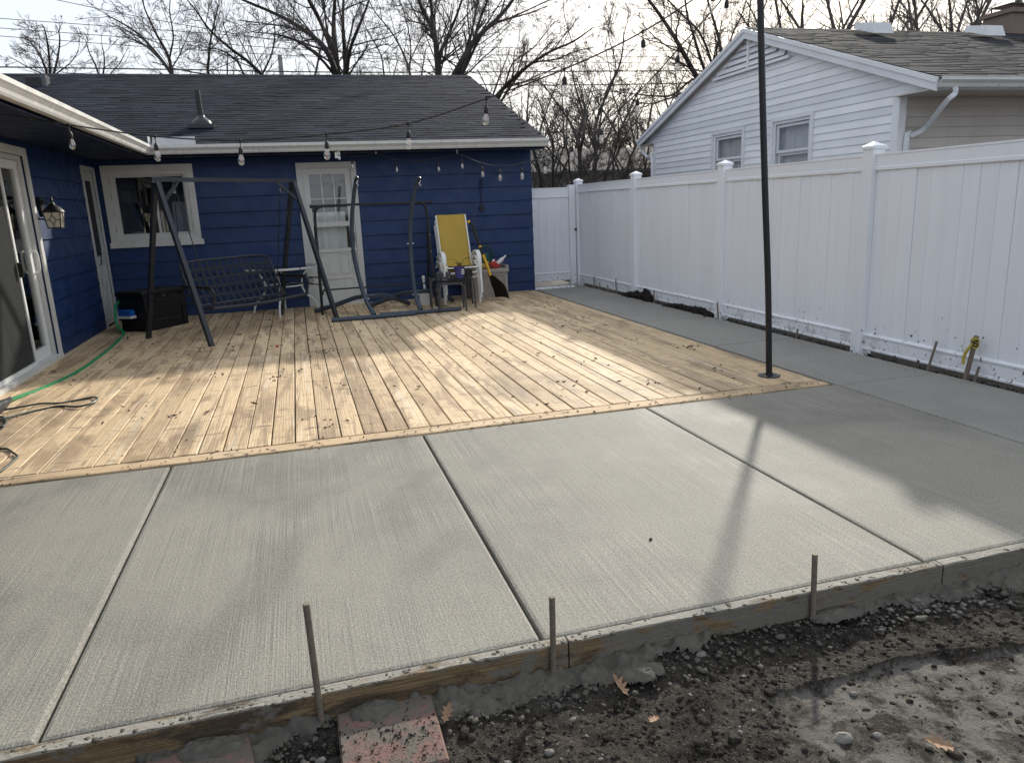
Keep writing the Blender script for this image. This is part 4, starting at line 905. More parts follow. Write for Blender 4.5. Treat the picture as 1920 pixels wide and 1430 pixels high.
stand(1.63, 1.04, 2.22, 10.66, [(1.64, 10.75, .05), (1.61, 10.98, .26), (1.595, 11.05, .64), (1.60, 11.06, 1.0), (1.62, 11.02, 1.32), (1.66, 10.90, 1.63), (1.70, 10.78, 1.82), (1.73, 10.66, 1.90)],
      [(1.03, 11.90, .036), (1.25, 11.72, .13), (1.48, 11.42, .24), (1.64, 11.15, .275), (1.88, 11.38, .25), (2.1, 11.55, .15), (2.32, 11.75, .045)], 'blue grey C-shaped hammock chair stand before the blue wall beside the yellow chair')

# ------------------------------------------------------------------ black tubular rack
rk = thing('tube_rack', (1.1, 11.55, 0), 'thin black tubular frame standing behind the two hammock stands', 'frame')
Yb = 11.55
for x0, x1, s in ((.28, .42, 1), (1.97, 1.86, -1)):
    P = catmull([(x0-.02*s, Yb-.18, 0), (x0, Yb-.06, .8), (x0+.01*s, Yb, 1.38), (x0+.04*s, Yb, 1.54), (x1+.02*s, Yb, 1.60)], 4); MB().tube(P, .02, 8).build('leg', M['black'], rk, True)
    MB().tube([(x0-.01, Yb+.42, 0), (x0, Yb+.03, 1.30)], .018, 8).build('rear_leg', M['black'], rk, True)
    for z in (.85, 1.1): MB().lathe((x0, Yb-.07+.05*(z-.8), z), [(.006, -.026), (.006, -.02)], 6, (0, 1, 0)).build('bolt', M['brush'], rk)
    MB().lathe((x1-.17*s, Yb, 1.59), [(.014, -.02), (.028, -.01), (.028, .01), (.014, .02)], 8, (1, 0, 0)).build('end_knob', M['black'], rk)
MB().tube([(.26, Yb, 1.59), (1.1, Yb, 1.595), (2.03, Yb, 1.58)], .018, 8).build('top_bar', M['black'], rk, True)
MB().tube(catmull([(.29, Yb-.10, .30), (.31, Yb-.10, .36), (.36, Yb-.10, .37), (1.0, Yb-.1, .37), (1.86, Yb-.1, .37), (1.93, Yb-.1, .36), (1.95, Yb-.1, .30)], 3), .012, 8).build('lower_bar', M['black'], rk, True)

# ------------------------------------------------------------------ white patio table
tb = thing('patio_table', (-.27, 12.02, 0), 'round glass patio table with curved white legs behind the swing', 'table')
c = Vector((-.27, 12.02, 0)); ring = lambda r, z, n=40: [c+Vector((r*math.cos(t), r*math.sin(t), z)) for t in np.linspace(0, 2*math.pi, n+1)[:-1]]
MB().tube(ring(.53, .70), .018, 8, closed=True).build('rim', M['whitemetal'], tb, True)
MB().lathe(c, [(.545, .716), (.55, .720), (.545, .724)], 48).build('glass_top', M['tableglass'], tb)
MB().tube(ring(.30, .43, 24), .012, 6, closed=True).build('shelf_ring', M['whitemetal'], tb, True)
for a in (.35, 1.6, 2.75, 4.55):
    dr = Vector((math.cos(a), math.sin(a), 0)); MB().tube(catmull([c+dr*.52+Vector((0, 0, .70)), c+dr*.38+Vector((0, 0, .62)), c+dr*.29+Vector((0, 0, .45)), c+dr*.34+Vector((0, 0, .28)), c+dr*.47+Vector((0, 0, .16)), c+dr*.53+Vector((0, 0, .0))], 4), .016, 8).build('leg', M['whitemetal'], tb, True)

# ------------------------------------------------------------------ stacked sling chairs
def sling_chair(loc, rz, label):
    t = thing('sling_chair', loc, label, 'chair', 'stacked yellow sling chairs'); ca_, sa_ = math.cos(rz), math.sin(rz)
    T = lambda p: Vector((loc[0]+p[0]*ca_-p[1]*sa_, loc[1]+p[0]*sa_+p[1]*ca_, loc[2]+p[2]))
    side = [(.0, .33, 1.20), (.0, .26, 1.0), (.0, .17, .75), (.0, .10, .52), (.0, .04, .43), (.0, -.08, .405), (.0, -.22, .425), (.0, -.30, .43), (.0, -.335, .40)]
    for s in (-1, 1):
        MB().tube([T((s*.24, y, z)) for _, y, z in catmull(side, 3)], .0135, 8).build('side_rail', M['whitemetal'], t, True)
        P = catmull([(s*.285, -.36, 0), (s*.283, -.33, .30), (s*.28, -.31, .52), (s*.28, -.24, .62), (s*.28, -.12, .645), (s*.272, .02, .60), (s*.28, .13, .55)], 3)
        m = MB()
        for i, p in enumerate(P):
            wq = .016+.016*min(1, max(0, (p.z-.3)/.25)); d_ = (P[min(i+1, len(P)-1)]-P[max(i-1, 0)]).normalized(); nrm = Vector((0, d_.z, -d_.y))*.010
            for sx, sn_ in ((-1, -1), (1, -1), (1, 1), (-1, 1)): m.v.append(tuple(T((p.x+sx*wq, p.y+nrm.y*sn_, p.z+nrm.z*sn_))))
        for i in range(len(P)-1):
            for j in range(4): m.f.append((4*i+j, 4*i+(j+1) % 4, 4*i+4+(j+1) % 4, 4*i+4+j))
        m.f.append((0, 1, 2, 3)); m.build('arm', M['whitemetal'], t, True)
        MB().tube([T(p) for p in catmull([(s*.275, -.02, .40), (s*.285, .12, .30), (s*.29, .26, .02), (s*.29, .28, 0)], 3)], .0135, 8).build('rear_leg', M['whitemetal'], t, True)
    for y, z in ((-.335, .405), (.10, .40)): MB().tube([T((-.24, y, z)), T((.24, y, z))], .012, 8).build('cross_bar', M['whitemetal'], t, True)
    P = catmull(side[:-1], 4); m = MB(); n = 8
    for p in P:
        for k in range(n+1):
            u = -1+2*k/n; m.v.append(tuple(T((u*.236, p.y+.014*(1-u*u)*.6, p.z-.014*(1-u*u)*.4+.012))))
    for i in range(len(P)-1):
        for k in range(n): m.f.append((i*(n+1)+k, i*(n+1)+k+1, (i+1)*(n+1)+k+1, (i+1)*(n+1)+k))
    o = m.build('sling', M['yellow'], t, True); o.modifiers.new('thickness', 'SOLIDIFY').thickness = .006
    return t
sling_chair((2.43, 11.72, .17), .02, 'yellow sling chair with white arms, topmost of the stack')
sling_chair((2.425, 11.775, .088), .02, 'yellow sling chair in the middle of the stack')
sling_chair((2.42, 11.83, .008), .015, 'yellow sling chair at the bottom of the stack')

# ------------------------------------------------------------------ nested glass side tables
def side_table(cx_, cy_, w_, d_, h_, rz, label):
    t = thing('side_table', (cx_, cy_, 0), label, 'table', 'nested grey side tables'); ux = Vector((math.cos(rz), math.sin(rz), 0)); uy = Vector((-ux.y, ux.x, 0)); c = Vector((cx_, cy_, 0))
    Pq = lambda a, b, z: c+ux*a+uy*b+Vector((0, 0, z))
    for sb in (-1, 1):
        b = sb*d_/2
        for sa_ in (-1, 1): MB().tube(catmull([Pq(sa_*(w_/2+.01), b, 0), Pq(sa_*w_/2, b, h_-.09), Pq(sa_*(w_/2-.02), b, h_-.03), Pq(sa_*(w_/2-.08), b, h_-.008)], 3), .014, 8).build('leg', M['greymetal'], t, True)
        MB().tube([Pq(-w_/2+.08, b, h_-.008), Pq(w_/2-.08, b, h_-.008)], .014, 8).build('apron', M['greymetal'], t, True)
    for sa_ in (-1, 1): MB().tube([Pq(sa_*(w_/2-.04), -d_/2, h_-.015), Pq(sa_*(w_/2-.04), d_/2, h_-.015)], .010, 8).build('apron', M['greymetal'], t, True)
    MB().obox(c, ux, uy, w_/2+.03, d_/2+.03, h_+.007, h_+.014).build('glass_top', M['tableglass'], t)
side_table(2.20, 11.16, .64, .40, .475, -.12, 'larger grey side table with glass top before the yellow chairs')
side_table(2.12, 10.80, .36, .40, .425, -.12, 'smaller grey glass topped side table in front of the larger one')
TZ = .4895
pt = gz(862, 521, TZ); pot = thing('flower_pot', pt, 'purple plastic flower pot with a dead plant on the glass side table', 'pot')
MB().lathe(pt, [(.055, 0), (.075, .14), (.082, .145), (.082, .165), (.074, .165), (.070, .13)], 18).build('pot', M['purple'], pot, True); MB().lathe(pt, [(.070, .135), (.068, .14)], 14).build('soil', M['mulch'], pot)
for k in range(3): MB().box(pt.x+.015, pt.x+.055, pt.y-.0775, pt.y-.0765, pt.z+.06+k*.028, pt.z+.074+k*.028).build('label_print', M['whiteplast'], pot)
m = MB(); rp = random.Random(4)
for k in range(11):
    a = rp.uniform(0, 6.28); L = rp.uniform(.06, .2); m.tube(catmull([pt+Vector((.02*math.cos(a), .02*math.sin(a), .14)), pt+Vector((.4*L*math.cos(a), .4*L*math.sin(a), .17+L*.5)), pt+Vector((L*math.cos(a), L*math.sin(a)*.6, .16+L*rp.uniform(.1, .9)))], 3), .003, 4)
m.build('dead_stems', M['litter'], pot)
q = gz(841, 522, TZ); t = thing('can_with_nozzle', q, 'small grey can with tilted white spray head on the side table', 'can'); MB().lathe(q, [(.034, 0), (.042, .10), (.04, .10), (.036, .02)], 14).build('can', M['greymetal'], t, True)
m = MB(); m.bar(q+Vector((-.02, 0, .09)), q+Vector((-.055, 0, .19)), .035, .035); m.build('spray_head', M['whiteplast'], t); MB().bar(q+Vector((-.052, 0, .18)), q+Vector((-.085, -.01, .185)), .03, .012).build('trigger', M['yelplast'], t)
q = gz(824, 523, TZ); tag(MB().box(q.x-.05, q.x+.05, q.y-.05, q.y+.05, TZ, TZ+.10, .012).build('small_planter', M['gunmetal'], loc=q), 'small charcoal box at the left end of the glass side table', 'box')
q = gz(879, 519, TZ); tag(MB().box(q.x-.05, q.x+.05, q.y-.04, q.y+.06, TZ, TZ+.12, .01).build('small_planter', M['plastic_blk'], loc=q), 'small black box beside the purple pot', 'box')
# white jug under the table
q = gz(800, 571); jug = thing('white_bucket', q, 'white plastic bucket on the deck behind the side tables', 'bucket')
MB().lathe(q, [(.10, 0), (.115, .20), (.12, .205), (.12, .225), (.11, .225), (.10, .02)], 18).build('body', M['whiteplast'], jug, True)
MB().tube([q+Vector((0, 0, .05)), q+Vector((-.02, .02, .40))], .018, 8).build('brush_handle', M['whiteplast'], jug, True); MB().lathe(q+Vector((-.02, .02, .40)), [(.02, 0), (.028, .02), (.02, .06)], 10).build('grip', M['whiteplast'], jug, True)

# ------------------------------------------------------------------ beige deck box with things on it
bx = thing('storage_box', (3.06, 12.15, 0), 'beige resin storage bench against the blue wall beside the yellow chairs', 'storage box')
X0, X1, Y0, Y1 = 2.66, 3.31, 11.92, 12.48
MB().box(X0+.02, X1-.02, Y0+.015, Y1-.015, .03, .42).build('body', M['boxbeige'], bx)
rect_frame(MB(), 'X', Y0+.015, -1, X0+.01, X1-.01, .0, .42, .055, .016).build('front_frame', M['boxbeige'], bx)
MB().box(X0-.01, X1+.012, Y0-.02, Y1, .42, .475, .012).build('lid', M['boxbeige'], bx)
MB().box(X1-.03, X1+.012, Y0+.0, Y1, .4755, .53, .012).build('arm_ridge', M['boxbeige'], bx)
q = Vector((2.99, 12.25, .476)); wc = thing('watering_can', q, 'dark green watering can on the beige storage box', 'watering can')
MB().lathe(q, [(.10, 0), (.115, .04), (.11, .20), (.085, .25), (.08, .25)], 18).build('body', M['greencan'], wc, True)
MB().tube(catmull([q+Vector((-.02, 0, .24)), q+Vector((-.06, 0, .33)), q+Vector((.04, 0, .36)), q+Vector((.13, 0, .30)), q+Vector((.15, 0, .18)), q+Vector((.11, 0, .08))], 4), .013, 8).build('handle', M['greencan'], wc, True)
MB().tube([q+Vector((-.09, 0, .08)), q+Vector((-.26, 0, .30))], [.025, .014], 8).build('spout', M['greencan'], wc, True)
def blob(c, s, seed, mat, name, label, cat, parent=None):
    m = MB(); r = np.random.default_rng(seed); n, k = 14, 9
    for i in range(k):
        ph = math.pi*i/(k-1)
        for j in range(n):
            th = 2*math.pi*j/n; w_ = 1+.28*(fbm(np.array([th*1.3+seed]), np.array([ph*2.1]), 3, seed)[0]-.45)*2
            m.v.append((c[0]+s[0]*math.sin(ph)*math.cos(th)*w_, c[1]+s[1]*math.sin(ph)*math.sin(th)*w_, c[2]+s[2]*math.cos(ph)*w_))
    for i in range(k-1):
        for j in range(n): m.f.append((i*n+j, i*n+(j+1) % n, (i+1)*n+(j+1) % n, (i+1)*n+j))
    o = m.build(name, mat, parent, True, loc=None if parent else c); 
    if not parent: tag(o, label, cat)
    return o
blob((2.90, 12.02, .525), (.06, .05, .05), 3, M['gourd'], 'work_glove', 'crumpled ochre work glove on the left of the storage box lid', 'glove')
g2 = thing('yellow_gourd', (2.975, 12.0, .478), 'knobbly yellow gourd on the storage box beside the watering can', 'gourd'); blob((2.975, 12.0, .515), (.045, .04, .04), 5, M['gourd'], 'body', '', '', g2); blob((2.985, 12.0, .575), (.032, .03, .03), 6, M['gourd'], 'top', '', '', g2)
blob((3.13, 12.05, .535), (.10, .08, .065), 8, M['red'], 'red_bag', 'crumpled red plastic bag on the storage box', 'bag')
tag(MB().lathe((3.16, 12.0, .56), [(.0, -.02), (.032, 0), (.034, .10), (.015, .14), (.015, .16), (.018, .16), (.018, .185), (0, .186)], 12, (.75, -.1, .62)).build('plastic_bottle', M['whiteplast'], None, True, loc=(3.16, 12, .56)), 'clear plastic bottle lying across the red bag', 'bottle')
tag(MB().lathe((3.05, 12.06, .50), [(.022, 0), (.022, .12), (.012, .14)], 10, (.45, 0, .8)).build('spray_tube', M['whiteplast'], None, True, loc=(3.05, 12.06, .5)), 'pale tube leaning left of the red bag', 'tube')
# snow shovel leaning on the chairs
sh = thing('snow_shovel', (2.98, 11.55, 0), 'black scoop shovel with yellow shaft leaning against the yellow chair', 'shovel')
s0, s1, s2 = Vector((2.66, 11.78, 1.25)), Vector((2.80, 11.70, .88)), Vector((2.93, 11.60, .40))
MB().tube(catmull([s0, s0+Vector((.05, -.01, -.03)), s0+(s1-s0)*.5+Vector((.012, 0, .01)), s1], 4), [.014, .02, .022, .022, .024, .025, .025, .025, .025, .024, .023, .022, .02], 8).build('grip', M['black'], sh, True)
MB().tube([s0+Vector((-.02, 0, .0)), s0+Vector((.02, 0, .01))], .022, 8).build('grip_end', M['yelplast'], sh, True)
MB().tube([s1, s1+(s2-s1)*.06], .022, 10).build('collar', M['yelplast'], sh, True); MB().tube([s1+(s2-s1)*.06, s1+(s2-s1)*.33], .016, 8).build('shaft', M['black'], sh, True)
MB().tube([s1+(s2-s1)*.30, s2], .021, 10).build('yellow_shaft', M['yelplast'], sh, True)
m = MB(); n, k = 8, 7; dn = Vector((.42, -.10, -.9)).normalized(); wd = Vector((.45, -.89, 0)).normalized(); no = dn.cross(wd).normalized()
for i in range(k):
    t = i/(k-1); w_ = .05+.115*min(1, t*2.2)
    for j in range(n+1):
        u = -1+2*j/n; m.v.append(tuple(s2+Vector((0, 0, .02))+dn*(.42*t)+wd*(u*w_)+no*(-.05*math.sin(math.pi*t*.9)-.035*(1-u*u)*min(1, 3*t)+.03*t)))
for i in range(k-1):
    for j in range(n): m.f.append((i*(n+1)+j, i*(n+1)+j+1, (i+1)*(n+1)+j+1, (i+1)*(n+1)+j))
o = m.build('scoop', M['plastic_blk'], sh, True); o.modifiers.new('thickness', 'SOLIDIFY').thickness = .008

# ------------------------------------------------------------------ black deck box, package, hose, cord, nozzle
bu = Vector((.60, .80, 0)); bv = Vector((-.80, .60, 0)); bc = Vector((-2.10, 11.02, 0))+bu*.40+bv*.23
db = thing('deck_box', bc, 'black plastic deck box in the corner behind the swing', 'deck box')
MB().obox(bc, bu, bv, .38, .22, .01, .50, .01).build('body', M['plastic_blk'], db); MB().obox(bc, bu, bv, .405, .245, .50, .555, .02).build('lid', M['plastic_blk'], db)
for s in (-1, 1):
    MB().obox(bc-bv*.222+bu*s*.33, bu, bv, .04, .012, .02, .49).build('corner_rib', M['plastic_blk'], db)
MB().obox(bc-bv*.226, bu, bv, .24, .006, .13, .15).build('front_ridge', M['gunmetal'], db)
q = bc-bv*.226-bu*.02; tag(MB().obox(q-bv*.012, bu, bv, .025, .002, .46, .495).build('paper_tag', M['whiteplast'], loc=q), 'small white paper tag on the front of the black deck box', 'tag')
q = bc-bu*.40+bv*.02; pk_ = thing('blue_package', q, 'blue wrapped package tucked beside the black deck box', 'package'); MB().obox(q-bu*.05, bu, bv, .045, .10, .24, .32, .01).build('body', M['bluebag'], pk_); MB().obox(q-bu*.05, bu, bv, .05, .11, .205, .2385).build('paper_sheet', M['whiteplast'], pk_)
H = [(-2.44, 11.30, .42), (-2.47, 11.20, .36), (-2.46, 11.05, .15)]+[(*gz(x, y)[:2], .012) for x, y in ((232, 628), (212, 650), (190, 668), (160, 690), (125, 710), (90, 726), (60, 738))]+[(-2.52, 7.25, .03), (-2.50, 7.10, .06)]
tag(MB().tube(catmull(H, 6), .0175, 8).build('garden_hose', M['hose'], None, True, loc=H[5]), 'bright green garden hose running across the deck at the left', 'hose')
nz = [(-2.50, 7.12, .06), (-2.485, 7.0, .062), (-2.48, 6.86, .065), (-2.48, 6.72, .07), (-2.49, 6.55, .07), (-2.5, 6.42, .06)]
t = thing('hose_wand', nz[3], 'dark grey tapered wand at the end of the green hose', 'hose nozzle'); MB().tube(catmull(nz, 4), [.014+.052*min(1, (i/14)**1.1) if i < 17 else .05 for i in range(21)], 14).build('body', M['gunmetal'], t, True); MB().lathe(nz[0], [(.015, -.015), (.017, 0), (.015, .02)], 10, (0, 1, 0)).build('collar', M['greymetal'], t, True)
def zc(pts): return [(o[0], o[1], .008+(.03 if k % 3 == 1 else .0)) for k, o in enumerate(pts)]
C1 = [gz(x*.13986, 700+y*.13986) for x, y in ((-500, 600), (0, 545), (300, 495), (550, 440), (800, 420), (1000, 385), (1240, 350), (1315, 380), (1250, 440), (1060, 485), (790, 465), (530, 510), (300, 570), (0, 660), (-300, 700))]
tag(MB().tube(catmull([(p.x, p.y, .022+.01*math.sin(i)) for i, p in enumerate(C1)], 6), .0085, 6).build('extension_cord', M['cablegreen'], None, True, loc=C1[7]), 'dark extension cord lying in a long loop on the deck', 'cord')
C2 = [gz(x*.13986, 700+y*.13986) for x, y in ((-400, 640), (0, 612), (60, 640), (85, 690), (50, 740), (0, 752), (-300, 800))]
tag(MB().tube(catmull([(p.x, p.y, .02) for p in C2], 6), .0085, 6).build('extension_cord', M['cablegreen'], None, True, loc=C2[2]), 'small curl of dark cord at the left edge below the hose wand', 'cord')
C3 = [gz(x*.13986, 700+y*.13986, .02) for x, y in ((-400, 1000), (0, 1008), (90, 1010), (150, 1045), (230, 1105), (200, 1150), (100, 1235), (0, 1310), (-200, 1400))]
tag(MB().tube(catmull(C3, 6), .0075, 6).build('extension_cord', M['cablegreen'], None, True, loc=C3[4]), 'bent dark cord end at the left edge near the deck border', 'cord')

# ------------------------------------------------------------------ wall lantern
lb = ax(104, 412, -2.60)
ln = thing('wall_lantern', (XL+.02, 9.80, 1.68), 'black wall lantern with leaded frosted panes beside the sliding door', 'lantern')
MB().box(XL+.018, XL+.05, 9.72, 9.86, 1.60, 1.80, .0).build('back_plate', M['black'], ln)
lx, ly, lz = lb.x, lb.y-.02, lb.z
MB().tube(catmull([(XL+.05, 9.79, 1.73), (XL+.10, ly-.06, 1.75), (lx, ly, lz+.17)], 4), .012, 8).build('arm', M['black'], ln, True)
MB().lathe((lx, ly, lz), [(.115, .085), (.105, .10), (.075, .135), (.035, .16), (.02, .18), (.014, .20), (.018, .215), (.01, .225), (.004, .26)], 16).build('roof', M['black'], ln, True)
pn_ = MB(); 
pn_.add([(lx+sx*w_, ly+sy*w_, lz+z) for z, w_ in ((-.09, .062), (.085, .085)) for sx, sy in ((-1, -1), (1, -1), (1, 1), (-1, 1))], [(0, 1, 5, 4), (1, 2, 6, 5), (2, 3, 7, 6), (3, 0, 4, 7), (3, 2, 1, 0)]); pn_.build('panes', M['lampglass'], ln)
m = MB()
cn_ = [(-1, -1), (1, -1), (1, 1), (-1, 1)]
for k in range(4):
    a, b = cn_[k], cn_[(k+1) % 4]
    lo = [Vector((lx+s[0]*.064, ly+s[1]*.064, lz-.09)) for s in (a, b)]; hi = [Vector((lx+s[0]*.088, ly+s[1]*.088, lz+.085)) for s in (a, b)]
    m.tube([lo[0], hi[0]], .006, 4); m.tube([lo[0], lo[1]], .006, 4); m.tube([hi[0], hi[1]], .006, 4)
    nn = Vector(((a[0]+b[0])/2, (a[1]+b[1])/2, 0))*.004
    pt2 = lambda u, v: (lo[0].lerp(lo[1], u)).lerp(hi[0].lerp(hi[1], u), v)+nn
    dm = [pt2(.5, .8), pt2(.72, .5), pt2(.5, .2), pt2(.28, .5)]
    for i in range(4): m.tube([dm[i], dm[(i+1) % 4]], .0035, 4)
    for u, v, i in ((.5, 1, 0), (1, .5, 1), (.5, 0, 2), (0, .5, 3)): m.tube([dm[i], pt2(u, v)], .0035, 4)
m.build('leading', M['black'], ln)
# plug box hanging on the blue wall
q = at(903, 390, YD1-.04); t = thing('hanging_plug', q, 'black cord with a small plug box hanging on the blue wall', 'plug')
MB().box(q.x-.035, q.x+.035, q.y-.02, q.y+.015, q.z-.04, q.z+.035, .005).build('box', M['black'], t); MB().tube(catmull([q+Vector((0, 0, .03)), q+Vector((0, 0, .25)), q+Vector((-.005, 0, .43)), q+Vector((.01, -.01, .47)), q+Vector((.03, -.01, .43)), q+Vector((.035, 0, .36))], 4), .007, 6).build('cord', M['rubber'], t, True)

# ------------------------------------------------------------------ pole, string lights
pole_base = Vector((3.70, 5.26, .008)); PT = Vector((3.54, 5.36, 3.31))
pl = thing('light_pole', pole_base, 'slim black pole on a round flange at the deck corner', 'pole')
MB().tube(catmull([pole_base, Vector((3.672, 5.28, .75)), Vector((3.628, 5.31, 1.55)), Vector((3.575, 5.345, 2.6)), PT], 5), .0255, 14).build('shaft', M['black'], pl, True)
MB().lathe(pole_base, [(.092, 0), (.092, .006), (.03, .010), (.03, .028)], 24).build('flange', M['gunmetal'], pl, True)
for k in range(4): a = .6+k*math.pi/2; MB().lathe(pole_base+Vector((.07*math.cos(a), .07*math.sin(a), .006)), [(.009, 0), (.009, .007)], 6).build('bolt', M['brush'], pl)
def vplane(px, A, B):
    w = _ray(*px); nx_, ny_ = B[1]-A[1], -(B[0]-A[0]); t = (nx_*A[0]+ny_*A[1])/(nx_*w.x+ny_*w.y); return Vector((w.x*t, w.y*t, HC+w.z*t))
bulb_me = {}
def bulb_set(parent, p, s=1.0, tilt=(0, 0)):
    if not bulb_me:
        bulb_me['s'] = MB().tube([(0, 0, 0), (0, 0, -.065)], .0045, 5).lathe((0, 0, 0), [(.009, -.060), (.017, -.072), (.021, -.085), (.021, -.125), (.019, -.130)], 10).lathe((0, 0, 0), [(.012, .012), (.016, 0), (.006, -.02)], 8).mesh('socket', M['rubber'], smooth=True)
        bulb_me['b'] = MB().lathe((0, 0, 0), [(.013, -.128), (.018, -.145), (.028, -.170), (.031, -.190), (.027, -.212), (.014, -.228), (.001, -.231)], 14, cap=False).mesh('bulb', M['bulbglass'], smooth=True)
        bulb_me['f'] = MB().tube([(-.004, 0, -.135), (-.006, 0, -.19), (.0, 0, -.195), (.006, 0, -.19), (.004, 0, -.135)], .0018, 5).mesh('filament', M['filament'])
    so = link_mesh('socket', bulb_me['s'], parent, p); so.rotation_euler = (tilt[0], tilt[1], R.uniform(0, 3)); so.scale = (s, s, s)
    b_ = link_mesh('bulb', bulb_me['b'], so, p); link_mesh('filament', bulb_me['f'], so, p)
A_ = gz(59, 222, 2.375)
px1 = [(128, 234), (290, 256), (450, 263), (612, 252), (765, 232), (912, 185), (1058, 130), (1205, 60)]
sl1 = thing('string_lights', A_, 'near strand of clear bulb string lights from the left eave up to the pole', 'string lights', 'string lights')
W1 = [vplane(q, A_, PT) for q in px1]; last = W1[-1]+(PT-W1[-1])*.62+Vector((0, 0, -.045))
c1 = [Vector((-2.25, 5.6, 2.36)), Vector((-2.15, 6.6, 2.33)), A_]+W1+[last, PT]
MB().tube(catmull(c1, 5), .0058, 6).build('cable', M['rubber'], sl1, True)
for p in W1+[last]: bulb_set(sl1, p, .88, (R.uniform(-.05, .05), R.uniform(-.08, .08)))
for p in (A_,): MB().tube([p+Vector((0, 0, .015)), p+Vector((0, 0, -.01))], .006, 5).build('hook', M['brush'], sl1)
hk = at(857, 289, 12.08)
sl2 = thing('string_lights', hk, 'far strand of clear bulb string lights from under the back eave to the pole', 'string lights', 'string lights')
px2 = [(903, 306), (937, 311), (977, 307), (1020, 294), (1073, 265), (1127, 232), (1195, 175), (1272, 92), (1364, -14)]
W2 = [vplane(q, hk, PT) for q in px2]
back = [at(632, 291, 12.08), at(659, 293, 12.1), at(680, 293, 12.1), at(705, 289, 12.08), at(742, 299, 12.1), at(785, 302, 12.1), at(821, 298, 12.1)]
MB().tube(catmull(back+[hk]+W2+[PT], 5), .0058, 6).build('cable', M['rubber'], sl2, True)
for p in [back[1], back[4], back[6]]+[at(866, 292, 11.85)]+W2: bulb_set(sl2, p, .88, (R.uniform(-.06, .06), R.uniform(-.06, .06)))
for p in (back[0], back[3], hk): MB().tube([Vector((p.x, p.y, 2.378)), p], .005, 5).build('hook', M['brush'], sl2)
q = at(632, 289, 12.1); m = MB(); m.box(q.x-.035, q.x+.01, q.y-.02, q.y+.02, q.z-.06, q.z+.03); m.box(q.x+.012, q.x+.045, q.y-.01, q.y+.03, q.z-.08, q.z+.06); m.build('plug', M['whiteplast'], sl2)

# ------------------------------------------------------------------ stakes
def front_stake(px, top_px, top_r, label):
    g = gz(*px, -.1); m = thing('form_stake', (g.x, g.y-.0, -.1), label, 'stake', 'stakes along the front form board')
    y = YF-.043-.0105; w = _ray(*top_px); t = y/w.y; zt = HC+w.z*t; x = w.x*t
    w0 = _ray(*px); t0 = y/w0.y; x0 = w0.x*t0
    MB().tube([(x0, y, -.30), (x, y, zt)], .0108, 12).build('shaft', M['rust'], m, True); MB().lathe((x, y, zt), [(.0112, -.002), (.0122, .001), (.010, .004)], 12).build('mushroomed_head', M['rust'], m, True)
    k = 0; z = zt-.03
    while z > -.08:
        f = (z+.3)/(zt+.3); xx = x0+(x-x0)*f; MB().lathe((xx+(.004 if k % 2 else -.003), y-.0096, z), [(.0017, -.0008), (.0017, .0008)], 8, (0, 1, 0)).build('nail_hole', M['black'], m); z -= .028; k += 1
front_stake((605, 1355), (574, 1133), 0, 'tallest round steel form stake, leftmost along the front form board')
front_stake((1037, 1260), (1035, 1120), 0, 'middle round steel form stake by the joint between form boards')
front_stake((1528, 1115), (1528, 1040), 0, 'shortest steel form stake at the right of the front edge')
FS = [(4.93, 4.84, .25, .01, 'brown stake by the fence near the caution tape stake'), (4.55, 4.46, .36, .0, ''), (4.47, 4.42, .12, 0, 'short stump stake just right of the taped stake'), (6.66, 6.63, .09, 0, 'stubby stake by the fence behind the pole'),
      (8.18, 8.22, .19, 0, 'stake in front of the fence post left of the pole'), (9.93, 9.97, .17, 0, 'stake between the two mulch piles'), (11.30, 11.32, .24, 0, 'tallest of the four stakes near the gate'), (11.66, 11.66, .10, 0, 'short stake beside the tall one near the gate'), (12.02, 12.02, .11, 0, 'short stake between the two taller ones near the gate'), (12.25, 12.26, .21, 0, 'tall stake closest to the gate')]
for k, (ya, yb, h_, _, lab) in enumerate(FS):
    x = 4.99-.012*(k > 5)
    if k == 1:
        t = thing('survey_stake', (x, ya, 0), 'leaning wooden stake tied with yellow and black caution tape by the fence', 'stake', 'stakes along the fence')
        MB().bar((x, ya, -.1), (x-.01, yb, h_), .03, .02, (1, 0, 0)).build('shaft', M['stakewood'], t)
        c0 = Vector((x-.01, yb+.01, h_-.03)); m = MB(); rt = random.Random(2)
        for j in range(4): m.tube([c0+Vector((.02*math.cos(a), .026*math.sin(a), -.018*j+.012*math.sin(a*2+j))) for a in np.linspace(0, 6.28, 11)[:-1]], .009, 5, closed=True)
        m.tube(catmull([c0+Vector((-.02, 0, -.03)), c0+Vector((-.04, .03, -.09)), c0+Vector((-.04, .05, -.15)), c0+Vector((-.045, .045, -.20))], 3), [.012]*10, 4); m.build('caution_tape', M['tape'], t)
        m = MB()
        for j in range(3): m.tube([c0+Vector((.021*math.cos(a), .028*math.sin(a), -.01-.018*j)) for a in np.linspace(2.4, 4.6, 6)], .0095, 4)
        m.build('tape_stripe', M['black'], t)
    else:
        t = thing('form_stake', (x, ya, 0), lab, 'stake', 'stakes along the fence')
        MB().tube([(x, ya, -.1), (x, yb, h_)], .0105, 8).build('shaft', M['stakewood'], t, True); MB().lathe((x, yb, h_), [(.011, -.002), (.0125, .001), (.010, .004)], 8).build('mushroomed_head', M['stakewood'], t, True)

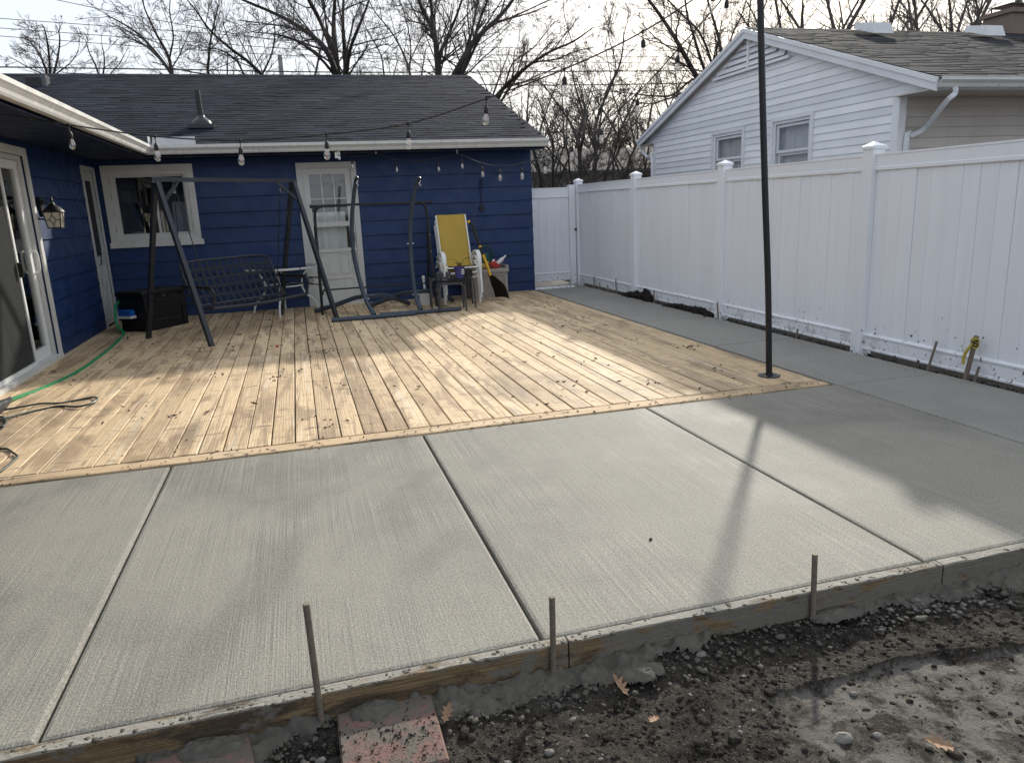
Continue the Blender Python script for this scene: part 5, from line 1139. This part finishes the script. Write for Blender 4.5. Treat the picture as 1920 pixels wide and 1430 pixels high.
# ------------------------------------------------------------------ mulch heaps, litter, leaves, pavers
def chips(name, n, fn, size, mat, seed):
    rg = np.random.default_rng(seed); V, F = [], []
    for i in range(n):
        p = fn(rg); L, w_, h_ = size*rg.uniform(.5, 1.6), size*rg.uniform(.2, .5), size*.2; e = Matrix.Rotation(rg.uniform(0, 6.28), 3, 'Z') @ Matrix.Rotation(rg.normal(0, .5), 3, 'X') @ Matrix.Rotation(rg.normal(0, .5), 3, 'Y'); b = len(V)
        for sx, sy, sz in ((-1, -1, -1), (1, -1, -1), (1, 1, -1), (-1, 1, -1), (-.8, -.9, 1), (1, -1, 1), (.9, 1, 1), (-1, .7, 1)): V.append(Vector(p)+e @ Vector((sx*L/2, sy*w_/2, sz*h_/2)))
        F += [(b+3, b+2, b+1, b), (b+4, b+5, b+6, b+7), (b, b+1, b+5, b+4), (b+1, b+2, b+6, b+5), (b+2, b+3, b+7, b+6), (b+3, b, b+4, b+7)]
    return link_mesh(name, np_mesh(name, np.array([tuple(v) for v in V]), np.array(F), mat))
def heap(y0, y1, hmax):
    def fn(rg):
        y = rg.uniform(y0, y1); t = (y-y0)/(y1-y0); hm = hmax*(.3+.7*math.sin(math.pi*t**.6))*(.6+.8*vnoise(np.array([y*7]), np.array([1.0]), 5)[0]); x = 5.02-abs(rg.normal(0, .03)); return (x, y, max(0, hm*(1-(5.02-x)/.13))*rg.uniform(.15, 1)+.002)
    return fn
tag(chips('mulch', 1100, heap(10.05, 11.0, .13), .05, M['mulch'], 1), 'larger heap of dark mulch against the fence near the gate', kind='stuff')
tag(chips('mulch', 900, heap(8.35, 9.55, .085), .045, M['mulch'], 2), 'lower strip of dark mulch along the fence before the post', kind='stuff')
tag(chips('soil_strip', 800, lambda rg: (rg.uniform(4.985, 5.03), rg.uniform(2.5, 12.9), rg.uniform(-.03, .006)), .03, M['mulch'], 3), 'dark soil crumbs in the gap between walkway and fence', kind='stuff')
def litter_pos(rg):
    if rg.random() < .25: return (rg.uniform(-2.6, 3.85), 5.0+7.3*rg.random(), .013)
    k = int(rg.integers(0, 46)); g_ = np.random.default_rng(900+k); cx_, cy_ = g_.uniform(-2.6, 3.8), 5.0+7.2*g_.random(); s_ = g_.uniform(.02, .16)
    return (min(3.85, max(-2.7, cx_+rg.normal(0, s_))), min(12.4, max(5.0, cy_+rg.normal(0, s_*1.6))), .013)
tag(chips('leaf_litter', 340, litter_pos, .026, M['litter'], 4), 'tiny twigs and leaf scraps scattered over the deck', kind='stuff')
tag(chips('leaf_litter', 120, lambda rg: (rg.uniform(-2.7, 3.9), YD0+rg.normal(.04, .05), .012), .016, M['litter'], 9), 'dirt crumbs along the front border of the deck', kind='stuff')
LOBES = [(0, -1.0), (.10, -.75), (.42, -.62), (.20, -.40), (.62, -.12), (.26, -.05), (.58, .38), (.22, .32), (.20, .75), (0, .95)]
def oak_leaf(c, size, rz, pitch_, roll_, label, mat='leaf', curl=.25, group=None):
    pts = LOBES+[(-x, y) for x, y in LOBES[::-1][1:-1]]; e = Matrix.Rotation(rz, 3, 'Z') @ Matrix.Rotation(pitch_, 3, 'X') @ Matrix.Rotation(roll_, 3, 'Y'); m = MB(); n = len(pts); c = Vector(c)
    P = [c+e @ Vector((x*size*.6, y*size*.6, curl*size*(x*x*1.3+.5*y*y*.6)+.002)) for x, y in pts]; sp = [c+e @ Vector((0, y*size*.6, curl*size*.3*y*y+.0)) for x, y in pts]
    m.v = [tuple(p) for p in P]+[tuple(p) for p in sp]
    for i in range(n): j = (i+1) % n; m.f.append((i, j, n+j, n+i))
    o = m.build('oak_leaf', M[mat], loc=c); o.modifiers.new('thickness', 'SOLIDIFY').thickness = .0012; return tag(o, label, 'leaf', group)
def on_ground(px, py, dz=.012):
    p = gz(px, py, -.1); h = float(ground_h(np.array([p.x]), np.array([p.y]))[0][0]); p = gz(px, py, h+dz); return p
oak_leaf(on_ground(1160, 1285, .03), .075, .5, .7, .2, 'curled brown oak leaf on the soil right of the middle stake', curl=.5)
oak_leaf(on_ground(1760, 1395, .03), .085, 1.2, .3, -.2, 'pale dry oak leaf at the bottom right of the soil')
oak_leaf(on_ground(838, 1336, .03), .06, -.6, .5, .4, 'brown oak leaf at the corner of the red paver', curl=.4)
oak_leaf(on_ground(1226, 1350, .02), .05, 2.2, .2, .1, 'thin pale dry leaf lying on the dark soil in the middle')
DL = [(905, 616, 'reddish oak leaf on the sunny deck near the black shovel'), (476, 757, 'small dry leaf on the front left deck boards'), (785, 726, 'upright dry leaf in the middle of the deck'), (1010, 663, 'brown curled leaf on the right part of the deck'), (388, 774, 'small star shaped leaf at the front left of the deck'), (240, 634, 'dark leaf scrap behind the garden hose'), (100, 697, 'dark crumpled leaf near the sliding door track'), (965, 598, 'small leaf on the sunny deck left of the walkway')]
for k, (x, y, lab) in enumerate(DL): oak_leaf(gz(x, y, .02), .055, k*1.3, .35, .3*(-1)**k, lab, 'leaf' if k in (0, 3, 4, 7) else 'litter', .4)
def paver(corner, edge, size, label, z, tilt=(0, 0)):
    u = Vector(edge).normalized(); v = Vector((-u.y, u.x, 0)); c = Vector(corner)+u*size/2-v*size/2
    m = MB(); n = 14; rg = np.random.default_rng(int(abs(c.x)*1000))
    t = MB(); t.box(-size/2, size/2, -size/2, size/2, -.05, 0, .006)
    for p in t.v: m.v.append((c.x+u.x*p[0]+v.x*p[1], c.y+u.y*p[0]+v.y*p[1], z+p[2]+tilt[0]*p[0]+tilt[1]*p[1]))
    m.f = t.f; o = m.build('brick_paver', M['brick'], loc=(c.x, c.y, z)); return tag(o, label, 'paver', 'red pavers at the bottom edge')
p0, p1 = gz(631, 1339, -.085), gz(815, 1299, -.085); paver(p0, p1-p0, .31, 'muddy red square paver half under the spilled concrete beside the left stake', -.085, (.0, .03))
p2_ = gz(468, 1366, -.09); paver(Vector((p2_.x-.31, p2_.y-.055, 0)), Vector((.31, .055, 0)), .31, 'mud covered red paver at the bottom left edge', -.092, (0, .03))
tag(scatter('paver_crumbs', 330, (p0.x+.0, p0.x+.30, 1.86, 2.10), (.0015, .006), M['soil'], 15, .7, zf=lambda x, y: -.083+0*x), 'dark soil crumbs lying on the red paver by the left stake', kind='stuff')
def lump(c, s, seed, label):
    n = 44; u = np.linspace(-1.25, 1.25, n); U, W2_ = np.meshgrid(u, u); r = np.sqrt(U*U+W2_*W2_)*(1+.55*(fbm(U*1.8+seed*3, W2_*1.8+seed, 4, seed)-.48))
    h = s[2]*(np.clip(1-r*r, 0, 1)**.45*(.55+.9*fbm(U*3+seed, W2_*3, 4, seed+2))+.25*(fbm(U*9, W2_*9+seed, 3, seed+5)-.45)*(r < 1)); kp = r < 1.02
    V = np.stack([s[0]*U.ravel(), s[1]*W2_.ravel(), h.ravel()-.004], 1); j = (np.arange(n-1)[:, None]*n+np.arange(n-1)[None]); q = kp[:-1, :-1] & kp[1:, 1:] & kp[1:, :-1] & kp[:-1, 1:]; j = j[q]
    o = link_mesh('concrete_lump', np_mesh('concrete_lump', V, np.stack([j, j+1, j+n+1, j+n], 1), M['mud'], True), None, c); return tag(o, label, 'concrete lump', 'lumps of spilled concrete')
for k, (x, y, s, lab) in enumerate([(705, 1325, (.085, .05, .032), 'grey lump of spilled concrete on the red paver'), (390, 1388, (.14, .06, .045), 'long smear of spilled concrete over the bottom left paver'), (1200, 1250, (.09, .05, .03), 'flat spilled concrete heap right of the middle stake'), (150, 1420, (.12, .05, .04), 'grey concrete spill at the bottom left corner'), (1560, 1135, (.12, .04, .03), 'spilled concrete around the short right stake')]):
    p = gz(x, y, -.085); lump((p.x, min(p.y, 2.17-s[1]*.2), -.088 if k == 0 else -.11), s, k+3, lab)
for k, (x, y, s, lab) in enumerate([(1315, 1226, .016, 'pale stone on the soil below the form board'), (1075, 1350, .013, 'light flat stone on the soil left of centre bottom'), (870, 1372, .010, 'small pale stone beside the paver corner'), (1030, 1410, .013, 'white angular stone at the bottom centre'), (601, 1425, .013, 'round pale stone left of the red paver'), (1580, 1384, .024, 'largest half buried stone at the bottom right'), (1645, 1378, .012, 'flat pale stone right of the largest stone'), (1600, 1300, .011, 'small stone on the pale scraped soil')]):
    p = on_ground(x, y, .002); blob(p, (s*1.3, s, s*.7), 20+k, M['stone'], 'stone', lab, 'stone')
q = gz(1220, 1012); blob((q.x, q.y, .005), (.008, .007, .006), 41, M['litter'], 'pebble', 'single dark pebble on the middle concrete slab', 'pebble')
q = gz(520, 652); blob((q.x, q.y, .02), (.02, .015, .014), 43, M['red'], 'plastic_scrap', 'tiny pink red scrap on the deck before the swing', 'scrap')
# ------------------------------------------------------------------ bare trees
UPV = (0.0, 0.0, 1.0)
def _norm(x, y, z):
    l = math.sqrt(x*x+y*y+z*z) or 1; return x/l, y/l, z/l
def grow(out, p, d, L, r, depth, rg, up, wig):
    k = 4 if depth >= 1 else 3
    step = L/(k-1); pts = [p]; dirs = [d]; x, y, z = p; dx, dy, dz = d
    for i in range(k-1):
        dx, dy, dz = _norm(dx+rg.gauss(0, wig), dy+rg.gauss(0, wig), dz+rg.gauss(0, wig)+up)
        x += dx*step; y += dy*step; z += dz*step; pts.append((x, y, z)); dirs.append((dx, dy, dz))
    r1 = r*.5 if depth else r*.45
    out.append((pts, [r+(r1-r)*i/(k-1) for i in range(k)], depth))
    if depth <= 0: return
    nch = {3: 5, 2: 5, 1: 4}[depth]; nch = max(2, int(nch*rg.uniform(.75, 1.3)))
    for c in range(nch):
        t = rg.uniform(.22, 1.0); f = t*(k-1); i = min(int(f), k-2); u = f-i
        q = tuple(pts[i][a]+(pts[i+1][a]-pts[i][a])*u for a in range(3)); dd = dirs[min(i+1, k-1)]
        a = math.radians(rg.uniform(22, 52)); b = rg.uniform(0, 6.283); e = _perp(dd, b); ca_, sa_ = math.cos(a), math.sin(a)
        nd = _norm(dd[0]*ca_+e[0]*sa_, dd[1]*ca_+e[1]*sa_, dd[2]*ca_+e[2]*sa_)
        grow(out, q, nd, L*rg.uniform(.38, .68)*(1.12-.45*t), max(.0048, (r+(r1-r)*t)*rg.uniform(.45, .62)), depth-1, rg, up, wig)
def _perp(d, b):
    ax_ = (0, 0, 1) if abs(d[2]) < .9 else (1, 0, 0)
    u = _norm(d[1]*ax_[2]-d[2]*ax_[1], d[2]*ax_[0]-d[0]*ax_[2], d[0]*ax_[1]-d[1]*ax_[0]); v = (d[1]*u[2]-d[2]*u[1], d[2]*u[0]-d[0]*u[2], d[0]*u[1]-d[1]*u[0]); c, s = math.cos(b), math.sin(b)
    return (u[0]*c+v[0]*s, u[1]*c+v[1]*s, u[2]*c+v[2]*s)
def tubes_np(branches, nside):                           # many equal-length branches at once
    if not branches: return np.zeros((0, 3)), np.zeros((0, 4), int)
    P = np.array([b[0] for b in branches]); Rr = np.array([b[1] for b in branches]); B, K, _ = P.shape
    D = np.empty_like(P); D[:, 1:-1] = P[:, 2:]-P[:, :-2]; D[:, 0] = P[:, 1]-P[:, 0]; D[:, -1] = P[:, -1]-P[:, -2]; D /= np.linalg.norm(D, axis=2, keepdims=True)+1e-9
    ref = np.where(np.abs(D[:, :1, 2:3]) < .9, np.array([[[0, 0, 1.]]]), np.array([[[1., 0, 0]]])); U = np.cross(D, np.broadcast_to(ref, D.shape)); U /= np.linalg.norm(U, axis=2, keepdims=True)+1e-9; W_ = np.cross(D, U)
    an = 2*np.pi*np.arange(nside)/nside
    V = P[:, :, None]+(U[:, :, None]*np.cos(an)[None, None, :, None]+W_[:, :, None]*np.sin(an)[None, None, :, None])*Rr[:, :, None, None]
    idx = np.arange(B*K*nside).reshape(B, K, nside); a = idx[:, :-1]; b = idx[:, 1:]
    F = np.stack([a, np.roll(a, -1, 2), np.roll(b, -1, 2), b], -1).reshape(-1, 4); return V.reshape(-1, 3), F
def merge(parts):
    Vs, Fs, o = [], [], 0
    for V, F in parts:
        Vs.append(V); Fs.append(F+o); o += len(V)
    return np.concatenate(Vs), np.concatenate(Fs)
def tree_meshes(limbs, seed, base, depth=2, dens=1.0, child=2.2, up=.05, wig=.13, bark='bark', twig='twig'):
    """limbs: list of (points, r0, r1); children grow along each limb"""
    rg = random.Random(seed); tr = MB(); out = []
    for P, r0, r1 in limbs:
        Q = catmull(P, 4); n = len(Q); rr = [r0+(r1-r0)*i/(n-1) for i in range(n)]; tr.tube([q-base for q in Q], rr, 7)
        L = sum((Q[i+1]-Q[i]).length for i in range(n-1)); acc = 0; step = .42/dens; nxt = L*.12
        for i in range(n-1):
            seg = (Q[i+1]-Q[i]).length
            while acc+seg > nxt:
                u = (nxt-acc)/max(seg, 1e-6); q = Q[i].lerp(Q[i+1], u)-base; d = (Q[i+1]-Q[i]).normalized(); t = nxt/L
                a = math.radians(rg.uniform(28, 62)); e = _perp(tuple(d), rg.uniform(0, 6.283)); ca_, sa_ = math.cos(a), math.sin(a)
                nd = _norm(d.x*ca_+e[0]*sa_, d.y*ca_+e[1]*sa_, d.z*ca_+e[2]*sa_+.1)
                rad = rr[i]; grow(out, tuple(q), nd, child*rg.uniform(.5, 1.25)*(1.1-.55*t), max(.011, rad*rg.uniform(.28, .5)), depth, rg, up, wig); nxt += step*rg.uniform(.6, 1.5)
            acc += seg
    big = [b for b in out if len(b[0]) == 4]; small = [b for b in out if len(b[0]) == 3]
    V, F = merge([tubes_np(big, 4), tubes_np(small, 3)])
    return tr.mesh('trunk', M[bark], smooth=True), np_mesh('crown', V, F, M[twig])
def plant_tree(name, label, base, meshes, cat='tree', group=None, rz=0, sc=1.0):
    t = thing(name, base, label, cat, group); t.rotation_euler = (0, 0, rz); t.scale = (sc, sc, sc)
    for nm, me in zip(('trunk', 'crown'), meshes):
        o = bpy.data.objects.new(nm, me); col.objects.link(o); o.parent = t; WL[o.name] = Vector(base)
    return t
def limb(pix, Y, r0, r1, rg, spread=.9):                  # limb seen through these image points, wandering in depth
    P = []; dy = 0
    for i, (x, y) in enumerate(pix):
        P.append(at(x, y, Y+dy)); dy += rg.uniform(-spread, spread)
    return (P, r0, r1)
def shaped_tree(label, Y, limbs, seed, depth=3, dens=1.0, child=2.2, name='bare_tree', group='bare trees behind the houses', bark='bark', twig='twig', up=.05, root=None, rs_=.8):
    rg = random.Random(seed); LL = [limb(px, Y, r0*rs_, r1*.6, rg) for px, r0, r1 in limbs]
    b0 = LL[0][0][0]; base = Vector((b0.x+(root or 0), Y, -.15))
    st = [base, base.lerp(b0, .5)+Vector((rg.uniform(-.1, .1), 0, 0)), b0]
    big = max(l[1] for l in LL); meshes = None
    LL2 = [(st, big*1.5, big*1.15)]
    for P, r0, r1 in LL:
        if (P[0]-b0).length > .15: P = [b0.lerp(P[0], .0)-Vector((0, 0, .8)) if False else b0-Vector((0, 0, .5))]+P
        LL2.append((P, r0, r1))
    # no twigs on the hidden stem: grow only on limbs
    rgm = tree_meshes(LL2[1:], seed, base, depth, dens, child, up, .13, bark, twig)
    tm = MB(); tm.tube([q-base for q in catmull(st, 4)], [big*1.5-(big*.35)*i/8 for i in range(9)], 8)
    me = rgm[0]; import bmesh as _b
    bm = _b.new(); bm.from_mesh(me); bm2 = tm.mesh('tmp', M[bark]); bm.from_mesh(bm2); bm.to_mesh(me); bm.free()
    return plant_tree(name, label, base, (me, rgm[1]), 'tree', group)
shaped_tree('large bare tree with many fanning stems behind the middle of the dark roof', 26, [
    ([(634, 150), (612, 95), (575, 60), (520, 28), (455, 0), (400, -25)], .13, .03), ([(632, 150), (620, 90), (600, 40), (578, 0), (560, -45)], .13, .04), ([(634, 150), (627, 80), (626, 30), (632, -50)], .15, .05),
    ([(648, 150), (646, 90), (643, 40), (646, -50)], .14, .05), ([(648, 150), (656, 95), (675, 45), (692, 0), (705, -50)], .10, .03), ([(634, 150), (596, 105), (540, 70), (470, 60)], .07, .02)], 1, 3, 1.0, 2.2)
shaped_tree('bare tree with a forked dark trunk behind the right part of the dark roof', 27, [
    ([(823, 150), (819, 100), (814, 62), (798, 30), (783, -5), (772, -50)], .17, .05), ([(817, 80), (811, 35), (806, -10), (803, -50)], .12, .05), ([(824, 110), (838, 72), (856, 30), (872, -20), (880, -60)], .10, .03),
    ([(816, 75), (790, 45), (768, 5), (755, -30)], .06, .02)], 2, 3, 1.0, 2.1)
shaped_tree('bare tree leaning right, its thick limb rising from behind the roof ridge', 25, [
    ([(848, 150), (868, 112), (886, 82), (908, 58), (938, 30), (962, 0), (985, -40)], .14, .05), ([(886, 82), (897, 45), (912, 5), (920, -40)], .08, .03), ([(908, 58), (955, 35), (1005, 12), (1050, -10)], .06, .02), ([(868, 112), (880, 70), (876, 20), (885, -30)], .05, .02)], 3, 3, 1.0, 2.0)
shaped_tree('low bare tree arching right above the gable end of the dark roof', 28, [
    ([(915, 200), (945, 165), (985, 128), (1030, 98), (1075, 78), (1112, 52)], .11, .03), ([(985, 128), (1040, 112), (1085, 95), (1120, 88)], .06, .02), ([(945, 165), (962, 118), (1000, 90), (1040, 40)], .06, .02), ([(945, 165), (1000, 150), (1050, 120)], .04, .015)], 4, 3, 1.1, 1.7)
shaped_tree('thin bare tree between the two big trees behind the roof', 33, [
    ([(772, 150), (758, 105), (735, 62), (700, 18), (685, -20)], .07, .02), ([(768, 140), (770, 90), (762, 40), (745, -10)], .06, .02), ([(725, 150), (715, 105), (690, 60), (672, 20)], .06, .02)], 5, 3, 1.0, 2.0)
shaped_tree('bare tree leaning left behind the left part of the dark roof', 29, [
    ([(330, 150), (302, 112), (268, 72), (236, 48), (202, 30)], .09, .025), ([(325, 150), (315, 105), (292, 62), (272, 18), (262, -20)], .08, .02), ([(318, 120), (325, 70), (318, 20), (322, -20)], .05, .02)], 6, 3, 1.0, 1.9)
shaped_tree('bare tree with long slanting limbs left of the big fanning tree', 31, [
    ([(500, 150), (468, 118), (428, 88), (392, 55), (366, 18), (340, -12)], .09, .025), ([(400, 150), (392, 105), (398, 60), (410, 10)], .09, .03), ([(465, 150), (440, 110), (405, 92), (380, 95)], .06, .02), ([(490, 148), (510, 100), (515, 50), (500, 10)], .06, .02)], 7, 3, 1.1, 2.0)
shaped_tree('small bare tree with a round crown at the far left', 36, [
    ([(95, 160), (80, 115), (62, 85), (40, 62)], .07, .02), ([(95, 160), (92, 105), (85, 60), (78, 45)], .07, .02), ([(95, 160), (108, 110), (112, 70), (105, 48)], .07, .02), ([(95, 150), (50, 125), (15, 105)], .05, .02), ([(95, 150), (130, 120), (148, 95)], .05, .02)], 8, 3, 1.1, 1.3)
shaped_tree('small bare tree between the far left tree and the leaning tree', 38, [
    ([(190, 160), (180, 125), (168, 100), (160, 75)], .06, .02), ([(190, 160), (196, 115), (190, 80)], .06, .02), ([(190, 155), (220, 125), (235, 100)], .04, .015)], 18, 3, 1.0, 1.3)
shaped_tree('big dark branching tree rising behind the white house gable', 25, [
    ([(1345, 215), (1320, 165), (1298, 130), (1272, 82), (1245, 40), (1222, 8), (1195, -25)], .19, .06), ([(1338, 180), (1316, 118), (1300, 65), (1288, 25), (1282, -30)], .13, .04), ([(1352, 190), (1335, 120), (1312, 62), (1276, 25), (1248, -5), (1230, -30)], .11, .03),
    ([(1356, 170), (1352, 95), (1340, 45), (1328, 5), (1318, -35)], .13, .05), ([(1310, 150), (1262, 178), (1225, 180), (1185, 176), (1120, 168)], .09, .02), ([(1300, 175), (1255, 185), (1215, 195), (1180, 185)], .07, .02), ([(1360, 150), (1370, 75), (1390, 30), (1405, -20)], .08, .03), ([(1290, 110), (1250, 85), (1215, 75), (1185, 60)], .05, .02)], 9, 3, 1.0, 1.9, rs_=.58)
shaped_tree('bare tree just behind the black pole above the white roof', 27, [
    ([(1415, 160), (1412, 80), (1428, 30), (1445, -20)], .10, .03), ([(1412, 100), (1404, 50), (1408, 0), (1405, -40)], .07, .03), ([(1420, 120), (1450, 60), (1475, 15), (1500, -20)], .06, .02)], 10, 3, 1.0, 1.9, rs_=.55)
shaped_tree('thin upright bare tree in the gap beyond the gate, its stem curving left', 22, [
    ([(1110, 350), (1117, 295), (1115, 257), (1118, 230), (1130, 195), (1150, 150), (1165, 110), (1170, 60)], .09, .03), ([(1116, 290), (1138, 258), (1152, 228), (1170, 195), (1195, 160)], .05, .02), ([(1116, 270), (1100, 230), (1095, 190), (1080, 140)], .045, .015), ([(1130, 195), (1155, 130), (1140, 60), (1150, 10)], .04, .015)], 11, 3, 1.2, 1.6)
shaped_tree('bare multi-stem tree right behind the gate corner post', 19, [
    ([(1090, 350), (1086, 285), (1079, 252), (1066, 225), (1045, 195), (1020, 160)], .07, .02), ([(1088, 290), (1095, 250), (1092, 210), (1078, 160), (1070, 120)], .06, .02), ([(1066, 348), (1060, 318), (1036, 288), (1010, 262), (985, 240)], .05, .015), ([(1070, 330), (1064, 280), (1050, 235), (1035, 200)], .04, .015)], 12, 3, 1.3, 1.2)
shaped_tree('bare brushy tree left of the white house corner', 21, [
    ([(1130, 348), (1142, 312), (1158, 288), (1172, 256), (1196, 222), (1210, 190)], .06, .02), ([(1165, 348), (1180, 300), (1195, 270), (1212, 245)], .05, .02), ([(1150, 348), (1150, 300), (1160, 255), (1158, 215)], .05, .015), ([(1190, 350), (1200, 310), (1215, 285)], .04, .015)], 13, 3, 1.4, 1.1)
# brush and far trees: a few shapes, each planted several times
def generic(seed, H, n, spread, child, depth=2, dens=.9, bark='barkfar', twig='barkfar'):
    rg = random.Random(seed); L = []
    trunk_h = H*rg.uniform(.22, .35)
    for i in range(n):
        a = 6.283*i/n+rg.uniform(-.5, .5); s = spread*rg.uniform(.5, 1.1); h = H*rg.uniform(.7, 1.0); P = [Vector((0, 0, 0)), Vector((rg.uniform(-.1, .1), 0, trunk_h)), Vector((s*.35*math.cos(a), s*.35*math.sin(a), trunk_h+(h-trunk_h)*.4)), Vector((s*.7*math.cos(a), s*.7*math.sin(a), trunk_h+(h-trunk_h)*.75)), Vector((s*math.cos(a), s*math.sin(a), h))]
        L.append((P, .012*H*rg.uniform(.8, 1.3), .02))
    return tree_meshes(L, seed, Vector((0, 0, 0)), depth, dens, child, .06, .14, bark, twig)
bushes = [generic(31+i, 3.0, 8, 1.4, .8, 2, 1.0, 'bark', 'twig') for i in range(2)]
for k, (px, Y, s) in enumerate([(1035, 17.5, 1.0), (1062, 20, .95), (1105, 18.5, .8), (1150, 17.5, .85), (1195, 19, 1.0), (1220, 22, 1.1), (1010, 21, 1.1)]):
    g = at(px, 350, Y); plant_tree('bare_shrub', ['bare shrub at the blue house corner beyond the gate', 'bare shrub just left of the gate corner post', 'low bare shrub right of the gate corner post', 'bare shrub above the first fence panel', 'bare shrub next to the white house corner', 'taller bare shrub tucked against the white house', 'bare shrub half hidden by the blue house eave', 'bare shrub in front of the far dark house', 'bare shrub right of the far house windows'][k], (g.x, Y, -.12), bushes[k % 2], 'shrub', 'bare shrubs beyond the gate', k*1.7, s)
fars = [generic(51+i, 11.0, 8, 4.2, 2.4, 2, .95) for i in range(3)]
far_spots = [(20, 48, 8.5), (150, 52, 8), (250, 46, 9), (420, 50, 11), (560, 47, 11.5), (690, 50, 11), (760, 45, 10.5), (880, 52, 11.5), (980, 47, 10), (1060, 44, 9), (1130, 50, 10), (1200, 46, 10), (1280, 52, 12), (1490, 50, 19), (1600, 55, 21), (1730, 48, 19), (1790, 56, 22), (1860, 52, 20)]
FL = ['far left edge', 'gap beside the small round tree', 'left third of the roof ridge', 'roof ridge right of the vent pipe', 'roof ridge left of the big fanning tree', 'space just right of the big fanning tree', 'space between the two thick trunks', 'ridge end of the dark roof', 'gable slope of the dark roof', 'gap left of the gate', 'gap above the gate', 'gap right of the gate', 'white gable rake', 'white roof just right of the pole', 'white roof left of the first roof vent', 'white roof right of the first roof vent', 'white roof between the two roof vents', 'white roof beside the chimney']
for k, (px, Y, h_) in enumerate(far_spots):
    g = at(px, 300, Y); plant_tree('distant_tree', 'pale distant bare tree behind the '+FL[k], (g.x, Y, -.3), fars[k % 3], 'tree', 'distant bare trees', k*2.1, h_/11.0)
